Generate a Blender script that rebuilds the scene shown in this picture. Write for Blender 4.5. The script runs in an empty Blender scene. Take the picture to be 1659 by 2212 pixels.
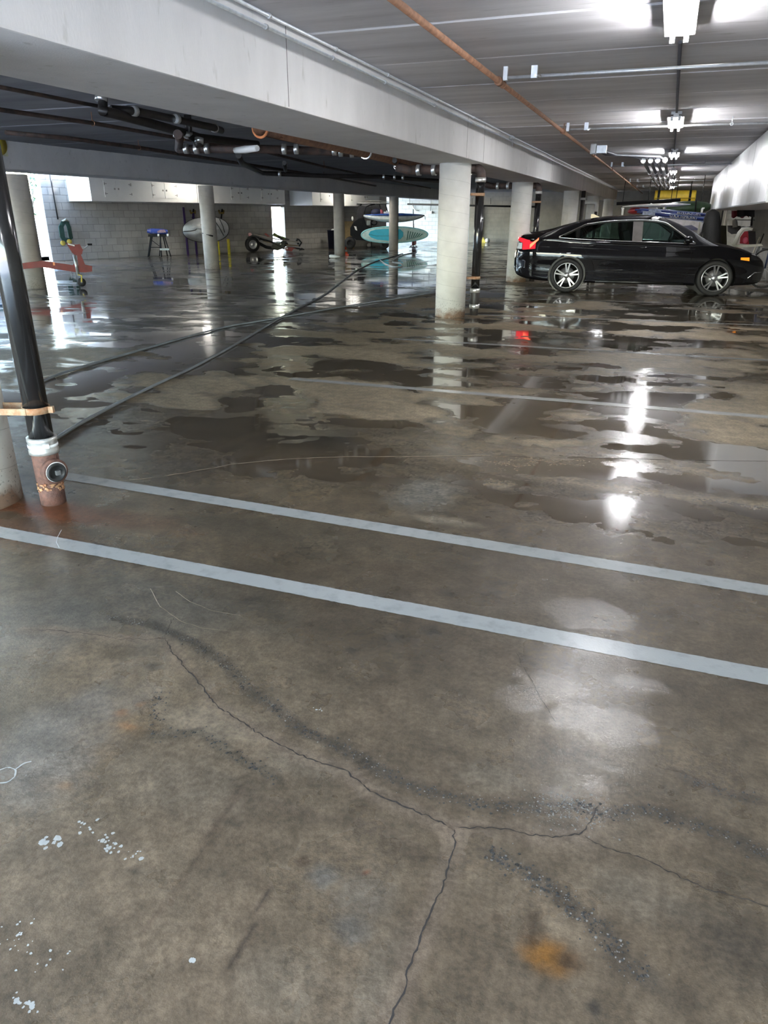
import bpy, bmesh, math, random
import numpy as np
from mathutils import Vector, Matrix
random.seed(7)
SC = bpy.context.scene
COL = SC.collection
PI = math.pi

# ---------------------------------------------------------------- camera
HC = 1.40                                   # camera height
CR = Vector((0.93667671, 0.35018115, 0.00314818))
CU = Vector((-0.13810705, 0.36112251, 0.92223477))
CF = Vector((-0.32181236, 0.86427062, -0.38661753))
FPX = 1531.756
cam_d = bpy.data.cameras.new('camera'); cam = bpy.data.objects.new('camera', cam_d); COL.objects.link(cam)
cam_d.sensor_fit = 'HORIZONTAL'; cam_d.sensor_width = 36.0; cam_d.lens = 36.0 * FPX / 1659.0
cam_d.clip_start = 0.05; cam_d.clip_end = 400
m = Matrix(((CR.x, CU.x, -CF.x, 0), (CR.y, CU.y, -CF.y, 0), (CR.z, CU.z, -CF.z, HC), (0, 0, 0, 1)))
cam.matrix_world = m
SC.camera = cam

# ---------------------------------------------------------------- sky, sun, exposure
w = bpy.data.worlds.new('sky'); SC.world = w; w.use_nodes = True
nt = w.node_tree; nt.nodes.clear()
sky = nt.nodes.new('ShaderNodeTexSky'); sky.sky_type = 'NISHITA'
sky.sun_elevation = math.radians(48); sky.sun_rotation = math.radians(250); sky.sun_disc = False
sky.air_density = 1.3; sky.dust_density = 0.6; sky.ozone_density = 2.0
bg = nt.nodes.new('ShaderNodeBackground'); bg.inputs[1].default_value = 2.3
wo = nt.nodes.new('ShaderNodeOutputWorld')
nt.links.new(sky.outputs[0], bg.inputs[0]); nt.links.new(bg.outputs[0], wo.inputs[0])
sun_d = bpy.data.lights.new('sun', 'SUN'); sun_d.energy = 26.0; sun_d.angle = 0.009; sun_d.color = (1, .96, .9)
sun = bpy.data.objects.new('sun', sun_d); COL.objects.link(sun)
sun.rotation_euler = (math.radians(42), 0, math.radians(160))
SC.view_settings.view_transform = 'Standard'; SC.view_settings.look = 'None'
SC.view_settings.gamma = 1.0; SC.view_settings.use_curve_mapping = False
SC.view_settings.exposure = 1.08
SC.cycles.use_denoising = True
SC.cycles.max_bounces = 8; SC.cycles.diffuse_bounces = 5; SC.cycles.glossy_bounces = 4
SC.cycles.transparent_max_bounces = 12; SC.cycles.caustics_reflective = False; SC.cycles.caustics_refractive = False
SC.cycles.sample_clamp_indirect = 8.0

# ---------------------------------------------------------------- pixel -> place helpers (pixels of the photograph)
O = Vector((0, 0, HC))
def ray(x, y): return (x - 829.5) / FPX * CR - (y - 1106) / FPX * CU + CF
def G(x, y, z=0.0):                         # point of pixel on the horizontal plane z
    d = ray(x, y); return O + d * ((z - HC) / d.z)
def PY(x, y, Y): d = ray(x, y); return O + d * (Y / d.y)
def PX(x, y, X): d = ray(x, y); return O + d * (X / d.x)
def PN(x, y, P, n): d = ray(x, y); return O + d * ((P - O).dot(n) / d.dot(n))
def ZB(base, y, x=None):                    # height of pixel row y above the floor point 'base'
    d = ray(x, y) if x is not None else ray(829.5, y)
    h = Vector((base.x, base.y)); dd = Vector((d.x, d.y))
    t = h.dot(dd) / dd.dot(dd); return HC + t * d.z
def PIX(P):
    q = Vector(P) - O; z = q.dot(CF); return 829.5 + FPX * q.dot(CR) / z, 1106 - FPX * q.dot(CU) / z
def PD(x, y, like):                         # point of pixel at the depth of 'like'
    d = ray(x, y); return O + d * ((Vector(like) - O).dot(CF))

# ---------------------------------------------------------------- materials
MATS = {}
def mat(name, col=(.5, .5, .5), rough=.6, metal=0.0, var=0.15, scale=8.0, bump=0.0, bscale=40.0, spec=.5, coat=0.0,
        col2=None, stretch=(1, 1, 1), thr=(.35, .65), emit=None, estr=0.0, alpha=1.0, trans=0.0, space='Object', rnd=0.0):
    if name in MATS: return MATS[name]
    M = bpy.data.materials.new(name); M.use_nodes = True; N = M.node_tree.nodes; L = M.node_tree.links
    b = N['Principled BSDF']
    b.inputs['Roughness'].default_value = rough; b.inputs['Metallic'].default_value = metal
    b.inputs['Specular IOR Level'].default_value = spec; b.inputs['Coat Weight'].default_value = coat
    tc = N.new('ShaderNodeTexCoord'); mp = N.new('ShaderNodeMapping'); mp.inputs['Scale'].default_value = stretch
    if space == 'World':
        ge = N.new('ShaderNodeNewGeometry'); L.new(ge.outputs['Position'], mp.inputs[0])
    else: L.new(tc.outputs['Object'], mp.inputs[0])
    no = N.new('ShaderNodeTexNoise'); no.inputs['Scale'].default_value = scale; no.inputs['Detail'].default_value = 6
    no.inputs['Roughness'].default_value = .6
    L.new(mp.outputs[0], no.inputs['Vector'])
    cr = N.new('ShaderNodeValToRGB'); L.new(no.outputs[0], cr.inputs[0])
    c2 = col2 or tuple(c * (1 - var) for c in col)
    c1 = col if col2 else tuple(min(1, c * (1 + var)) for c in col)
    cr.color_ramp.elements[0].position = thr[0]; cr.color_ramp.elements[0].color = (*c2, 1)
    cr.color_ramp.elements[1].position = thr[1]; cr.color_ramp.elements[1].color = (*c1, 1)
    out = cr.outputs[0]
    if rnd:
        oi = N.new('ShaderNodeObjectInfo'); mr = N.new('ShaderNodeMapRange'); L.new(oi.outputs['Random'], mr.inputs[0])
        mr.inputs[3].default_value = 1 - rnd; mr.inputs[4].default_value = 1 + rnd
        mx = N.new('ShaderNodeVectorMath'); mx.operation = 'SCALE'; L.new(out, mx.inputs[0]); L.new(mr.outputs[0], mx.inputs['Scale']); out = mx.outputs[0]
    L.new(out, b.inputs['Base Color'])
    if bump:
        n2 = N.new('ShaderNodeTexNoise'); n2.inputs['Scale'].default_value = bscale; n2.inputs['Detail'].default_value = 5
        L.new(mp.outputs[0], n2.inputs['Vector'])
        bp = N.new('ShaderNodeBump'); bp.inputs['Strength'].default_value = bump; bp.inputs['Distance'].default_value = .01
        L.new(n2.outputs[0], bp.inputs['Height']); L.new(bp.outputs[0], b.inputs['Normal'])
    if emit:
        b.inputs['Emission Color'].default_value = (*emit, 1); b.inputs['Emission Strength'].default_value = estr
    if trans: b.inputs['Transmission Weight'].default_value = trans
    MATS[name] = M; return M

def glass_mat(name, tint, ior=1.5):
    M = bpy.data.materials.new(name); M.use_nodes = True; N = M.node_tree.nodes; L = M.node_tree.links
    N.remove(N['Principled BSDF']); o = N['Material Output']
    t = N.new('ShaderNodeBsdfTransparent'); t.inputs[0].default_value = (*tint, 1)
    g = N.new('ShaderNodeBsdfGlossy'); g.inputs['Roughness'].default_value = .02
    f = N.new('ShaderNodeFresnel'); f.inputs[0].default_value = ior
    mx = N.new('ShaderNodeMixShader'); L.new(f.outputs[0], mx.inputs[0]); L.new(t.outputs[0], mx.inputs[1]); L.new(g.outputs[0], mx.inputs[2])
    L.new(mx.outputs[0], o.inputs[0]); MATS[name] = M; return M

# ---------------------------------------------------------------- mesh builder
class MB:
    def __init__(s): s.v = []; s.f = []; s.smooth = []
    def add(s, vs, fs, smooth=False):
        o = len(s.v); s.v += [Vector(v) for v in vs]; s.f += [tuple(i + o for i in f) for f in fs]; s.smooth += [smooth] * len(fs); return s
    def box(s, c, size, R=None, bev=0.0):
        c = Vector(c); x, y, z = (d / 2 for d in size)
        if bev:
            bm = bmesh.new(); bmesh.ops.create_cube(bm, size=1.0)
            for v in bm.verts: v.co = Vector((v.co.x * size[0], v.co.y * size[1], v.co.z * size[2]))
            bmesh.ops.bevel(bm, geom=bm.edges[:], offset=bev, segments=2, affect='EDGES', profile=.6)
            bm.verts.index_update()
            vs = [v.co.copy() for v in bm.verts]; fs = [tuple(v.index for v in f.verts) for f in bm.faces]; bm.free()
        else:
            vs = [Vector((i * x, j * y, k * z)) for i in (-1, 1) for j in (-1, 1) for k in (-1, 1)]
            fs = [(0, 1, 3, 2), (4, 6, 7, 5), (0, 4, 5, 1), (2, 3, 7, 6), (0, 2, 6, 4), (1, 5, 7, 3)]
        if R is not None: vs = [R @ v for v in vs]
        return s.add([v + c for v in vs], fs)
    def tube(s, pts, r, n=12, cap=True, closed=False):
        pts = [Vector(p) for p in pts]; k = len(pts)
        rs = r if isinstance(r, (list, tuple)) else [r] * k
        vs = []; up = None
        for i, p in enumerate(pts):
            if closed: d = pts[(i + 1) % k] - pts[i - 1]
            else: d = pts[min(i + 1, k - 1)] - pts[max(i - 1, 0)]
            d = d.normalized() if d.length > 1e-9 else Vector((0, 0, 1))
            if up is None: up = Vector((0, 0, 1)) if abs(d.z) < .9 else Vector((1, 0, 0))
            a = d.cross(up)
            if a.length < 1e-5: a = d.cross(Vector((0, 1, 0)))
            a.normalize(); b = a.cross(d).normalized(); up = b
            for j in range(n):
                t = 2 * PI * j / n; vs.append(p + (a * math.cos(t) + b * math.sin(t)) * rs[i])
        fs = []
        for i in range(k if closed else k - 1):
            for j in range(n):
                i2 = (i + 1) % k
                fs.append((i * n + j, i * n + (j + 1) % n, i2 * n + (j + 1) % n, i2 * n + j))
        s.add(vs, fs, True)
        if cap and not closed:
            o = len(s.v) - len(vs)
            s.f.append(tuple(o + j for j in range(n))[::-1]); s.f.append(tuple(o + (k - 1) * n + j for j in range(n))); s.smooth += [False] * 2
        return s
    def cyl(s, a, b, r, n=20, r2=None): return s.tube([a, b], [r, r if r2 is None else r2], n)
    def lathe(s, prof, c=(0, 0, 0), axis='Z', n=32, R=None):
        vs = []; c = Vector(c)
        for r, h in prof:
            for j in range(n):
                t = 2 * PI * j / n; x, y = r * math.cos(t), r * math.sin(t)
                v = Vector((x, y, h)) if axis == 'Z' else (Vector((h, x, y)) if axis == 'X' else Vector((y, h, x)))
                if R is not None: v = R @ v
                vs.append(v + c)
        fs = [(i * n + j, i * n + (j + 1) % n, (i + 1) * n + (j + 1) % n, (i + 1) * n + j) for i in range(len(prof) - 1) for j in range(n)]
        return s.add(vs, fs, True)
    def prism(s, poly, fn, d0, d1):       # poly in 2D, fn(u,v,d)->Vector
        n = len(poly); vs = [fn(u, v, d0) for u, v in poly] + [fn(u, v, d1) for u, v in poly]
        fs = [tuple(range(n))[::-1], tuple(range(n, 2 * n))] + [(i, (i + 1) % n, n + (i + 1) % n, n + i) for i in range(n)]
        return s.add(vs, fs)
    def ell(s, c, rad, n=16, m=10, R=None, fn=None):
        c = Vector(c); vs = []; fs = []
        for i in range(m + 1):
            p = PI * i / m
            for j in range(n):
                t = 2 * PI * j / n; v = Vector((rad[0] * math.sin(p) * math.cos(t), rad[1] * math.sin(p) * math.sin(t), rad[2] * math.cos(p)))
                if fn: v = fn(v)
                if R is not None: v = R @ v
                vs.append(v + c)
        for i in range(m):
            for j in range(n): fs.append((i * n + j, i * n + (j + 1) % n, (i + 1) * n + (j + 1) % n, (i + 1) * n + j))
        return s.add(vs, fs, True)
    def grid(s, fn, nu, nv, smooth=True, keep=None):
        vs = [fn(i / nu, j / nv) for i in range(nu + 1) for j in range(nv + 1)]
        fs = [(i * (nv + 1) + j, (i + 1) * (nv + 1) + j, (i + 1) * (nv + 1) + j + 1, i * (nv + 1) + j + 1) for i in range(nu) for j in range(nv) if keep is None or keep(i, j)]
        return s.add(vs, fs, smooth)
    def build(s, name, material, parent=None, fixn=True):
        off = Vector(parent['_o']) if parent is not None and '_o' in parent else (Vector((0, 0, 0)))
        me = bpy.data.meshes.new(name); me.from_pydata([tuple(v - off) for v in s.v], [], s.f)
        me.polygons.foreach_set('use_smooth', s.smooth)
        if material is not None: me.materials.append(material)
        if fixn:
            bm = bmesh.new(); bm.from_mesh(me); bmesh.ops.recalc_face_normals(bm, faces=bm.faces[:]); bm.to_mesh(me); bm.free()
        me.update()
        o = bpy.data.objects.new(name, me); COL.objects.link(o)
        if parent is not None:
            o.parent = parent; o['_o'] = tuple(off)
        return o
ROOTS = []
def thing(name, loc, label, cat, group=None, kind=None):
    o = bpy.data.objects.new(name, None); o.empty_display_size = .1; COL.objects.link(o); o.location = loc; o['_o'] = tuple(loc)
    if label: o['label'] = label
    if cat: o['category'] = cat
    if group: o['group'] = group
    if kind: o['kind'] = kind
    ROOTS.append(o); return o
def tag(o, label=None, cat=None, group=None, kind=None):
    for k, v in (('label', label), ('category', cat), ('group', group), ('kind', kind)):
        if v: o[k] = v
    return o
def struct(o): o['kind'] = 'structure'; return o
def centre_of(o):                           # move a one-mesh thing's origin to the middle of its base
    me = o.data; vs = [v.co for v in me.vertices]
    c = Vector((sum(v.x for v in vs) / len(vs), sum(v.y for v in vs) / len(vs), min(v.z for v in vs)))
    me.transform(Matrix.Translation(-c)); o.location = c; return o
def loop_copies(src, n): return [src.copy() for _ in range(n)]

# ================================================================= THE SETTING
ZC, ZBM = 2.55, 2.06                        # ceiling, underside of beams
M_conc = mat('concrete_grey', (.42, .42, .41), .8, var=.14, scale=2.2, bump=.25, bscale=60, space='World')
def concrete_stained(name, base, dark, rough=.8, sc=(1, 1, 1), rnd=0, spots=.6):
    M = bpy.data.materials.new(name); M.use_nodes = True; N = M.node_tree.nodes; L = M.node_tree.links; b = N['Principled BSDF']
    b.inputs['Roughness'].default_value = rough; b.inputs['Specular IOR Level'].default_value = .25
    ge = N.new('ShaderNodeNewGeometry'); mp = N.new('ShaderNodeMapping'); mp.inputs['Scale'].default_value = sc; L.new(ge.outputs['Position'], mp.inputs[0])
    n1 = N.new('ShaderNodeTexNoise'); n1.inputs['Scale'].default_value = 1.3; n1.inputs['Detail'].default_value = 8; n1.inputs['Roughness'].default_value = .62; L.new(mp.outputs[0], n1.inputs[0])
    r1 = N.new('ShaderNodeValToRGB'); r1.color_ramp.elements[0].position = .32; r1.color_ramp.elements[0].color = (*dark, 1)
    r1.color_ramp.elements[1].position = .62; r1.color_ramp.elements[1].color = (*base, 1); L.new(n1.outputs[0], r1.inputs[0])
    n2 = N.new('ShaderNodeTexNoise'); n2.inputs['Scale'].default_value = 9; n2.inputs['Detail'].default_value = 4; L.new(mp.outputs[0], n2.inputs[0])
    r2 = N.new('ShaderNodeValToRGB'); r2.color_ramp.elements[0].position = .27; r2.color_ramp.elements[0].color = (spots, spots, spots * .95, 1)
    r2.color_ramp.elements[1].position = .36; r2.color_ramp.elements[1].color = (1, 1, 1, 1); L.new(n2.outputs[0], r2.inputs[0])
    mx = N.new('ShaderNodeMix'); mx.data_type = 'RGBA'; mx.blend_type = 'MULTIPLY'; mx.inputs[0].default_value = .7
    L.new(r1.outputs[0], mx.inputs[6]); L.new(r2.outputs[0], mx.inputs[7]); out = mx.outputs[2]
    if rnd:
        oi = N.new('ShaderNodeObjectInfo'); mr = N.new('ShaderNodeMapRange'); L.new(oi.outputs['Random'], mr.inputs[0]); mr.inputs[3].default_value = 1 - rnd; mr.inputs[4].default_value = 1 + rnd * .6
        vm = N.new('ShaderNodeVectorMath'); vm.operation = 'SCALE'; L.new(out, vm.inputs[0]); L.new(mr.outputs[0], vm.inputs['Scale']); out = vm.outputs[0]
    L.new(out, b.inputs['Base Color'])
    n3 = N.new('ShaderNodeTexNoise'); n3.inputs['Scale'].default_value = 70; n3.inputs['Detail'].default_value = 4; L.new(mp.outputs[0], n3.inputs[0])
    bp = N.new('ShaderNodeBump'); bp.inputs['Strength'].default_value = .25; bp.inputs['Distance'].default_value = .004; L.new(n3.outputs[0], bp.inputs['Height']); L.new(bp.outputs[0], b.inputs['Normal'])
    MATS[name] = M; return M
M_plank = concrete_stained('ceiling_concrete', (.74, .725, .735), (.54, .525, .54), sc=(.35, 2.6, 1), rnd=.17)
M_plank_dim = concrete_stained('ceiling_concrete_dim', (.36, .365, .40), (.26, .265, .30), sc=(.35, 2.6, 1), rnd=.14)  # same planks, with the middle bay's dim light put into the colour
M_beam = concrete_stained('beam_concrete', (.80, .79, .78), (.70, .69, .68), sc=(1.5, 1.5, .5), spots=.75)
M_beam2 = concrete_stained('beam_concrete_grey', (.66, .65, .64), (.56, .55, .55), sc=(1.2, 1.2, .8), spots=.7)
M_block = concrete_stained('block_concrete', (.44, .425, .40), (.36, .35, .33), sc=(1.5, 1.5, 1.5), rnd=.1, spots=.85)
M_mortar = mat('mortar', (.23, .225, .215), .9, var=.1, space='World')
M_wall_daylit = concrete_stained('painted_block_daylit', (.50, .56, .60), (.43, .49, .54), spots=.9, rnd=.04)  # white block wall; the blue daylight on it is put into its colour

# ---------------------------------------------------------------- lighting fixtures (lamps of the garage)
M_tube = mat('fluorescent_tube', (1, 1, 1), emit=(.975, .975, 1.0), estr=115.0)
M_tube_dim = mat('fluorescent_tube_dim', (1, 1, 1), emit=(1.0, .95, .86), estr=42.0)
M_white = mat('white_enamel', (.45, .44, .42), .35, var=.05)
XL = -0.11
LIGHTS = [(-1.4, 'fluorescent strip lamp behind the viewpoint, above the bare floor'),
          (5.12, 'nearest fluorescent strip lamp on the ceiling, its two tubes seen from below'),
          (10.7, 'second fluorescent strip lamp along the ceiling, beyond the first bright one'),
          (16.1, 'third fluorescent strip lamp, beside the white ends of four grey conduits'),
          (22.2, 'fourth fluorescent strip lamp along the ceiling, small and bright'),
          (27.3, 'fifth fluorescent strip lamp, just in front of the hanging yellow roll'),
          (33.5, 'farthest fluorescent strip lamp, above the yellow roll')]
LIGHTS = [(XL, Y, l) for Y, l in LIGHTS]
for lx, ly, lab in ((-14.95, 22.4, 'strip lamp behind the grey beam, before the first white wall cabinets'), (-12.6, 30.0, 'strip lamp behind the grey beam, beyond the narrow bright opening')):
    LIGHTS.append((lx, ly, lab))
for XL, Y, lab in LIGHTS:
    t = thing('strip_light', (XL, Y, ZC), lab, 'ceiling lamp', 'fluorescent lamps in a row on the ceiling')
    MB().box((XL, Y, ZC - .06), (.06, 1.22, .045)).build('housing', M_white, t)
    for e in (-1, 1): MB().box((XL, Y + e * .45, ZC - .019), (.12, .05, .036)).build('hanger_bracket', M_white, t)
    for sx in (-1, 1):
        MB().add([(XL + sx * .022, Y - .61, ZC - .083), (XL + sx * .092, Y - .61, ZC - .0785), (XL + sx * .092, Y + .61, ZC - .0785), (XL + sx * .022, Y + .61, ZC - .083),
                  (XL + sx * .022, Y - .61, ZC - .079), (XL + sx * .092, Y - .61, ZC - .0745), (XL + sx * .092, Y + .61, ZC - .0745), (XL + sx * .022, Y + .61, ZC - .079)],
                 [(0, 1, 2, 3), (4, 5, 6, 7), (0, 1, 5, 4), (1, 2, 6, 5), (2, 3, 7, 6), (3, 0, 4, 7)]).build('reflector_wing', M_white, t)
        MB().cyl((XL + sx * .042, Y - .6, ZC - .105), (XL + sx * .042, Y + .6, ZC - .105), .013, 10).build('lamp_tube', M_tube if XL > -5 else M_tube_dim, t)
        for e in (-1, 1): MB().box((XL + sx * .042, Y + e * .612, ZC - .095), (.03, .022, .05)).build('tube_socket', M_white, t)
M_galv = mat('galvanised_steel', (.62, .63, .64), .45, .6, var=.1, scale=20)
M_rust = mat('rusty_pipe', (.30, .15, .085), .75, 0, scale=14, col2=(.17, .085, .05), bump=.3, bscale=60, space='World')
M_darkrust = mat('dark_rusty_iron', (.10, .062, .048), .7, 0, scale=9, col2=(.035, .026, .024), bump=.25, space='World')
M_abs = mat('black_plastic_pipe', (.012, .012, .013), .16, var=.2, coat=.3)
M_cast = mat('dark_cast_iron', (.03, .026, .024), .5, var=.3)
M_band = mat('steel_coupling_band', (.72, .72, .70), .3, .75, var=.1, scale=30)

# ---------------------------------------------------------------- ceiling with precast planks
ceil = struct(MB().box((-7.4, 20.5, ZC + .12), (21, 47.6, .2)).build('ceiling', M_plank))
ceil['_o'] = (0, 0, 0)
pm = None
JY = 6.40 - .0
for k in range(-8, 30):
    y0 = JY + 1.2 * k
    for xc, wx in ((-.10, 4.82), (-7.1, 7.3)):
        key = (wx,)
        mb = MB(); wy = 1.172
        prof = [(-wy / 2, .03), (-wy / 2, .008), (-wy / 2 + .012, 0), (wy / 2 - .012, 0), (wy / 2, .008), (wy / 2, .03)]
        n = len(prof)
        mb.add([(-wx / 2, a, b) for a, b in prof] + [(wx / 2, a, b) for a, b in prof],
               [tuple(range(n)), tuple(range(n, 2 * n))[::-1]] + [(i, (i + 1) % n, n + (i + 1) % n, n + i) for i in range(n)])
        if k == -8:
            o = mb.build('plank', M_plank if xc > -1 else M_plank_dim, ceil); MATS[key] = o
        else:
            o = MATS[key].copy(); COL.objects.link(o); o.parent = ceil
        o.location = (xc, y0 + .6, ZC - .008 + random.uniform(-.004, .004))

# ---------------------------------------------------------------- beams
def beam(x0, x1, y0, y1, M, name='concrete_beam', zb=ZBM):
    mb = MB(); mb.box(((x0 + x1) / 2, (y0 + y1) / 2, (zb + ZC + .02) / 2), (x1 - x0, y1 - y0, ZC + .02 - zb), bev=.012)
    return struct(mb.build(name, M))
b1 = beam(-3.36, -2.52, -3.2, 38, M_beam)
XB2 = -10.75
b2 = beam(XB2 - .75, XB2, -3.2, 38, M_beam2, zb=2.10)
# cross beam joint grooves on the long beam
g = MB()
for yy in (4.9, 9.7, 10.62, 16.97, 23.2): g.box((-2.5195, yy, (ZBM + ZC) / 2), (.003, .006, ZC - ZBM - .02))
o = g.build('joint', M_mortar, b1)

# ---------------------------------------------------------------- walls
PHI = math.radians(17.0); WD = Vector((math.sin(PHI), math.cos(PHI), 0)); WN = Vector((math.cos(PHI), -math.sin(PHI), 0)); W0 = Vector((-16.9, 23.3, 0))
def onW(x, y, off=0.0): return PN(x, y, W0 + WN * off, WN)
def tW(x, y=550): return (onW(x, y) - W0).dot(WD)
def wp(t, z, off=0.0): return W0 + WD * t + WN * off + Vector((0, 0, z))
def block_wall(name, P0, D, Nn, length, z0, z1, M, bl=.40, bh=.20, parts=300, joint=.009, proud=.006, depth=.2, near0=True):
    """wall slab with blocks standing proud of the mortar; first 'parts' blocks single, the rest one stuff part"""
    P0 = Vector(P0); Z = Vector((0, 0, 1))
    back = MB(); c = P0 + D * length / 2 + Z * (z0 + z1) / 2 - Nn * depth / 2
    R = Matrix((D, Nn, Z)).transposed()
    back.box(c, (length, depth, z1 - z0), R=R.to_3x3())
    wl = struct(back.build(name, M_mortar)); wl['_o'] = (0, 0, 0)
    def bgeo(l, h, mb=None, at=None):
        mb = mb or MB(); a = l / 2 - joint / 2; b = h / 2 - joint / 2; e = .004
        vs = [(-a, 0, -b), (a, 0, -b), (a, 0, b), (-a, 0, b), (-a + e, proud, -b + e), (a - e, proud, -b + e), (a - e, proud, b - e), (-a + e, proud, b - e)]
        at = at if at is not None else Vector()
        mb.add([at + R.to_3x3() @ Vector(v) for v in vs], [(4, 5, 6, 7), (0, 1, 5, 4), (1, 2, 6, 5), (2, 3, 7, 6), (3, 0, 4, 7)]); return mb
    protos = {}; rest = MB(); cnt = 0; todo = []
    nz = int(round((z1 - z0) / bh))
    for j in range(nz):
        zc = z0 + (j + .5) * bh; x = -(bl / 2 if j % 2 else 0)
        while x < length - .01:
            a, b = max(0, x), min(length, x + bl); x += bl
            if b - a < .05: continue
            todo.append((round(b - a, 3), P0 + D * (a + b) / 2 + Z * zc))
    todo.sort(key=lambda q: q[1].length)
    for l, p in todo:
        if cnt < parts:
            if l not in protos: o = bgeo(l, bh).build('block', M, wl); protos[l] = o
            else: o = protos[l].copy(); COL.objects.link(o); o.parent = wl
            o.location = p + Nn * random.uniform(-.002, .002); cnt += 1
        else: bgeo(l, bh, rest, p)
    if rest.v:
        o = rest.build('masonry', M, wl, fixn=False); o['kind'] = 'stuff'
    return wl
BH = .215
tA0, tA1 = tW(48, 562), tW(114, 562)         # opening by the left column
tB0, tB1 = tW(591, 541), tW(618, 540)        # second opening
tEnd = 12.8
zcab = (onW(400, 447, .0)).z
def wall_left_piece(nm, t0, t1, z0, z1, parts, M=M_block): return block_wall(nm, wp(t0, 0), WD, WN, t1 - t0, z0, z1, M, bh=BH, parts=parts)
wall_left_piece('wall_left', tA1, tB0, 0, BH * 12, 290)
wall_left_piece('wall_left', -24, tA0, 0, BH * 12, 20)
wall_left_piece('wall_left', tB1, tEnd, 0, BH * 12, 120)
ZO_B = onW(605, 447).z
wall_left_piece('wall_left', tB0, tB1, ZO_B, ZO_B + BH * 4, 0)

M_block_dim = concrete_stained('block_concrete_dim', (.27, .26, .24), (.20, .195, .185), spots=.85, rnd=.1)  # darker block copy: dim light on right and far walls put into the colour
wall_end_y = 41.5
XW = PY(1012, 520, wall_end_y).x
block_wall('wall_end', (-20.0, wall_end_y, 0), Vector((1, 0, 0)), Vector((0, -1, 0)), XW + 20.0, 0, ZC, M_wall_daylit, bl=.4, bh=.2125, parts=0)
block_wall('wall_end', (XW, wall_end_y, 0), Vector((1, 0, 0)), Vector((0, -1, 0)), 2.55 - XW, 0, ZC, M_block_dim, bl=.4, bh=.2125, parts=0)
XR = 2.35
block_wall('wall_right', (XR, wall_end_y, 0), Vector((0, -1, 0)), Vector((-1, 0, 0)), 44.7, 0, ZC, M_block_dim, bl=.4, bh=.2125, parts=0)
struct(MB().box((-16.2, -3.3, 1.3), (15.0, .2, 2.7)).build('wall_back', M_conc))
struct(MB().box((-3.2, -3.3, 2.42), (11.2, .2, .3)).build('wall_back', M_conc))        # lintel of an unseen entrance behind the viewpoint, added to let daylight in
struct(MB().box((-24.0, -2.2, 1.3), (.2, 2.4, 2.7)).build('wall_side', M_conc))

# ---------------------------------------------------------------- outside the openings
M_ground = mat('outdoor_concrete', (.60, .60, .58), .85, var=.08, space='World')
struct(MB().box((140, -153.5, -.12), (316, 300, .2)).build('ground', M_ground))
M_out = mat('outdoor_render', (.74, .76, .78), .9, var=.05, space='World')
struct(MB().box((-170, 20, -.12), (304, 600, .2)).build('ground', M_ground))

# ---------------------------------------------------------------- the wet floor
def hash2(ix, iy, s):
    h = (ix.astype(np.int64) * 374761393 + iy.astype(np.int64) * 668265263 + s * 1442695041) & 0x7fffffff
    h = ((h ^ (h >> 13)) * 1274126177) & 0x7fffffff
    return ((h ^ (h >> 16)) & 0xffff) / 65535.0
def vnoise(x, y, s=0):
    ix, iy = np.floor(x), np.floor(y); fx, fy = x - ix, y - iy; fx = fx * fx * (3 - 2 * fx); fy = fy * fy * (3 - 2 * fy)
    a = hash2(ix, iy, s); b = hash2(ix + 1, iy, s); c = hash2(ix, iy + 1, s); d = hash2(ix + 1, iy + 1, s)
    return (a * (1 - fx) + b * fx) * (1 - fy) + (c * (1 - fx) + d * fx) * fy
def fbm(x, y, s=0, o=5):
    v = 0; a = .5; t = 0
    for i in range(o): v = v + a * vnoise(x * 2 ** i + 17.3 * i, y * 2 ** i + 9.1 * i, s + i); t += a; a *= .55
    return v / t
def smooth(e0, e1, v): t = np.clip((v - e0) / (e1 - e0), 0, 1); return t * t * (3 - 2 * t)
xs = np.concatenate([np.arange(-24.4, -6, .16), np.arange(-6, -3.2, .05), np.arange(-3.2, 1.2, .0125), np.arange(1.2, 2.45, .05)])
ys = [-3.3, -2, -1, 0]; y = .35
while y < 42: ys.append(y); y += max(.0125, (y - 1.5) * .0078) if y > 1 else .0125
ys = np.array(ys + [42.3]); NX, NY = len(xs), len(ys)
X, Y = np.meshgrid(xs, ys, indexing='ij'); X = X.ravel(); Y = Y.ravel()
# left and behind the wall line the garage floor ends: clip to the wall plane
lim = np.where(Y > W0.y + 12.8 * math.cos(PHI), -19.6, W0.x + (Y - W0.y) * math.tan(PHI) - .35)
X = np.maximum(X, np.minimum(lim, -11.0))

co = np.stack([X, Y, np.zeros_like(X)], 1)
wx = X + .25 * fbm(X * 2, Y * 2, 50); wy = Y + .25 * fbm(X * 2, Y * 2, 60)
n1 = fbm(wx * 1.1, wy * 1.9, 1); n2 = fbm(wx * 2.8, wy * 4.6, 2); n3 = fbm(X * 9, Y * 9, 3, 4); n4 = fbm(wx * .35, wy * .35, 4, 3)
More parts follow.
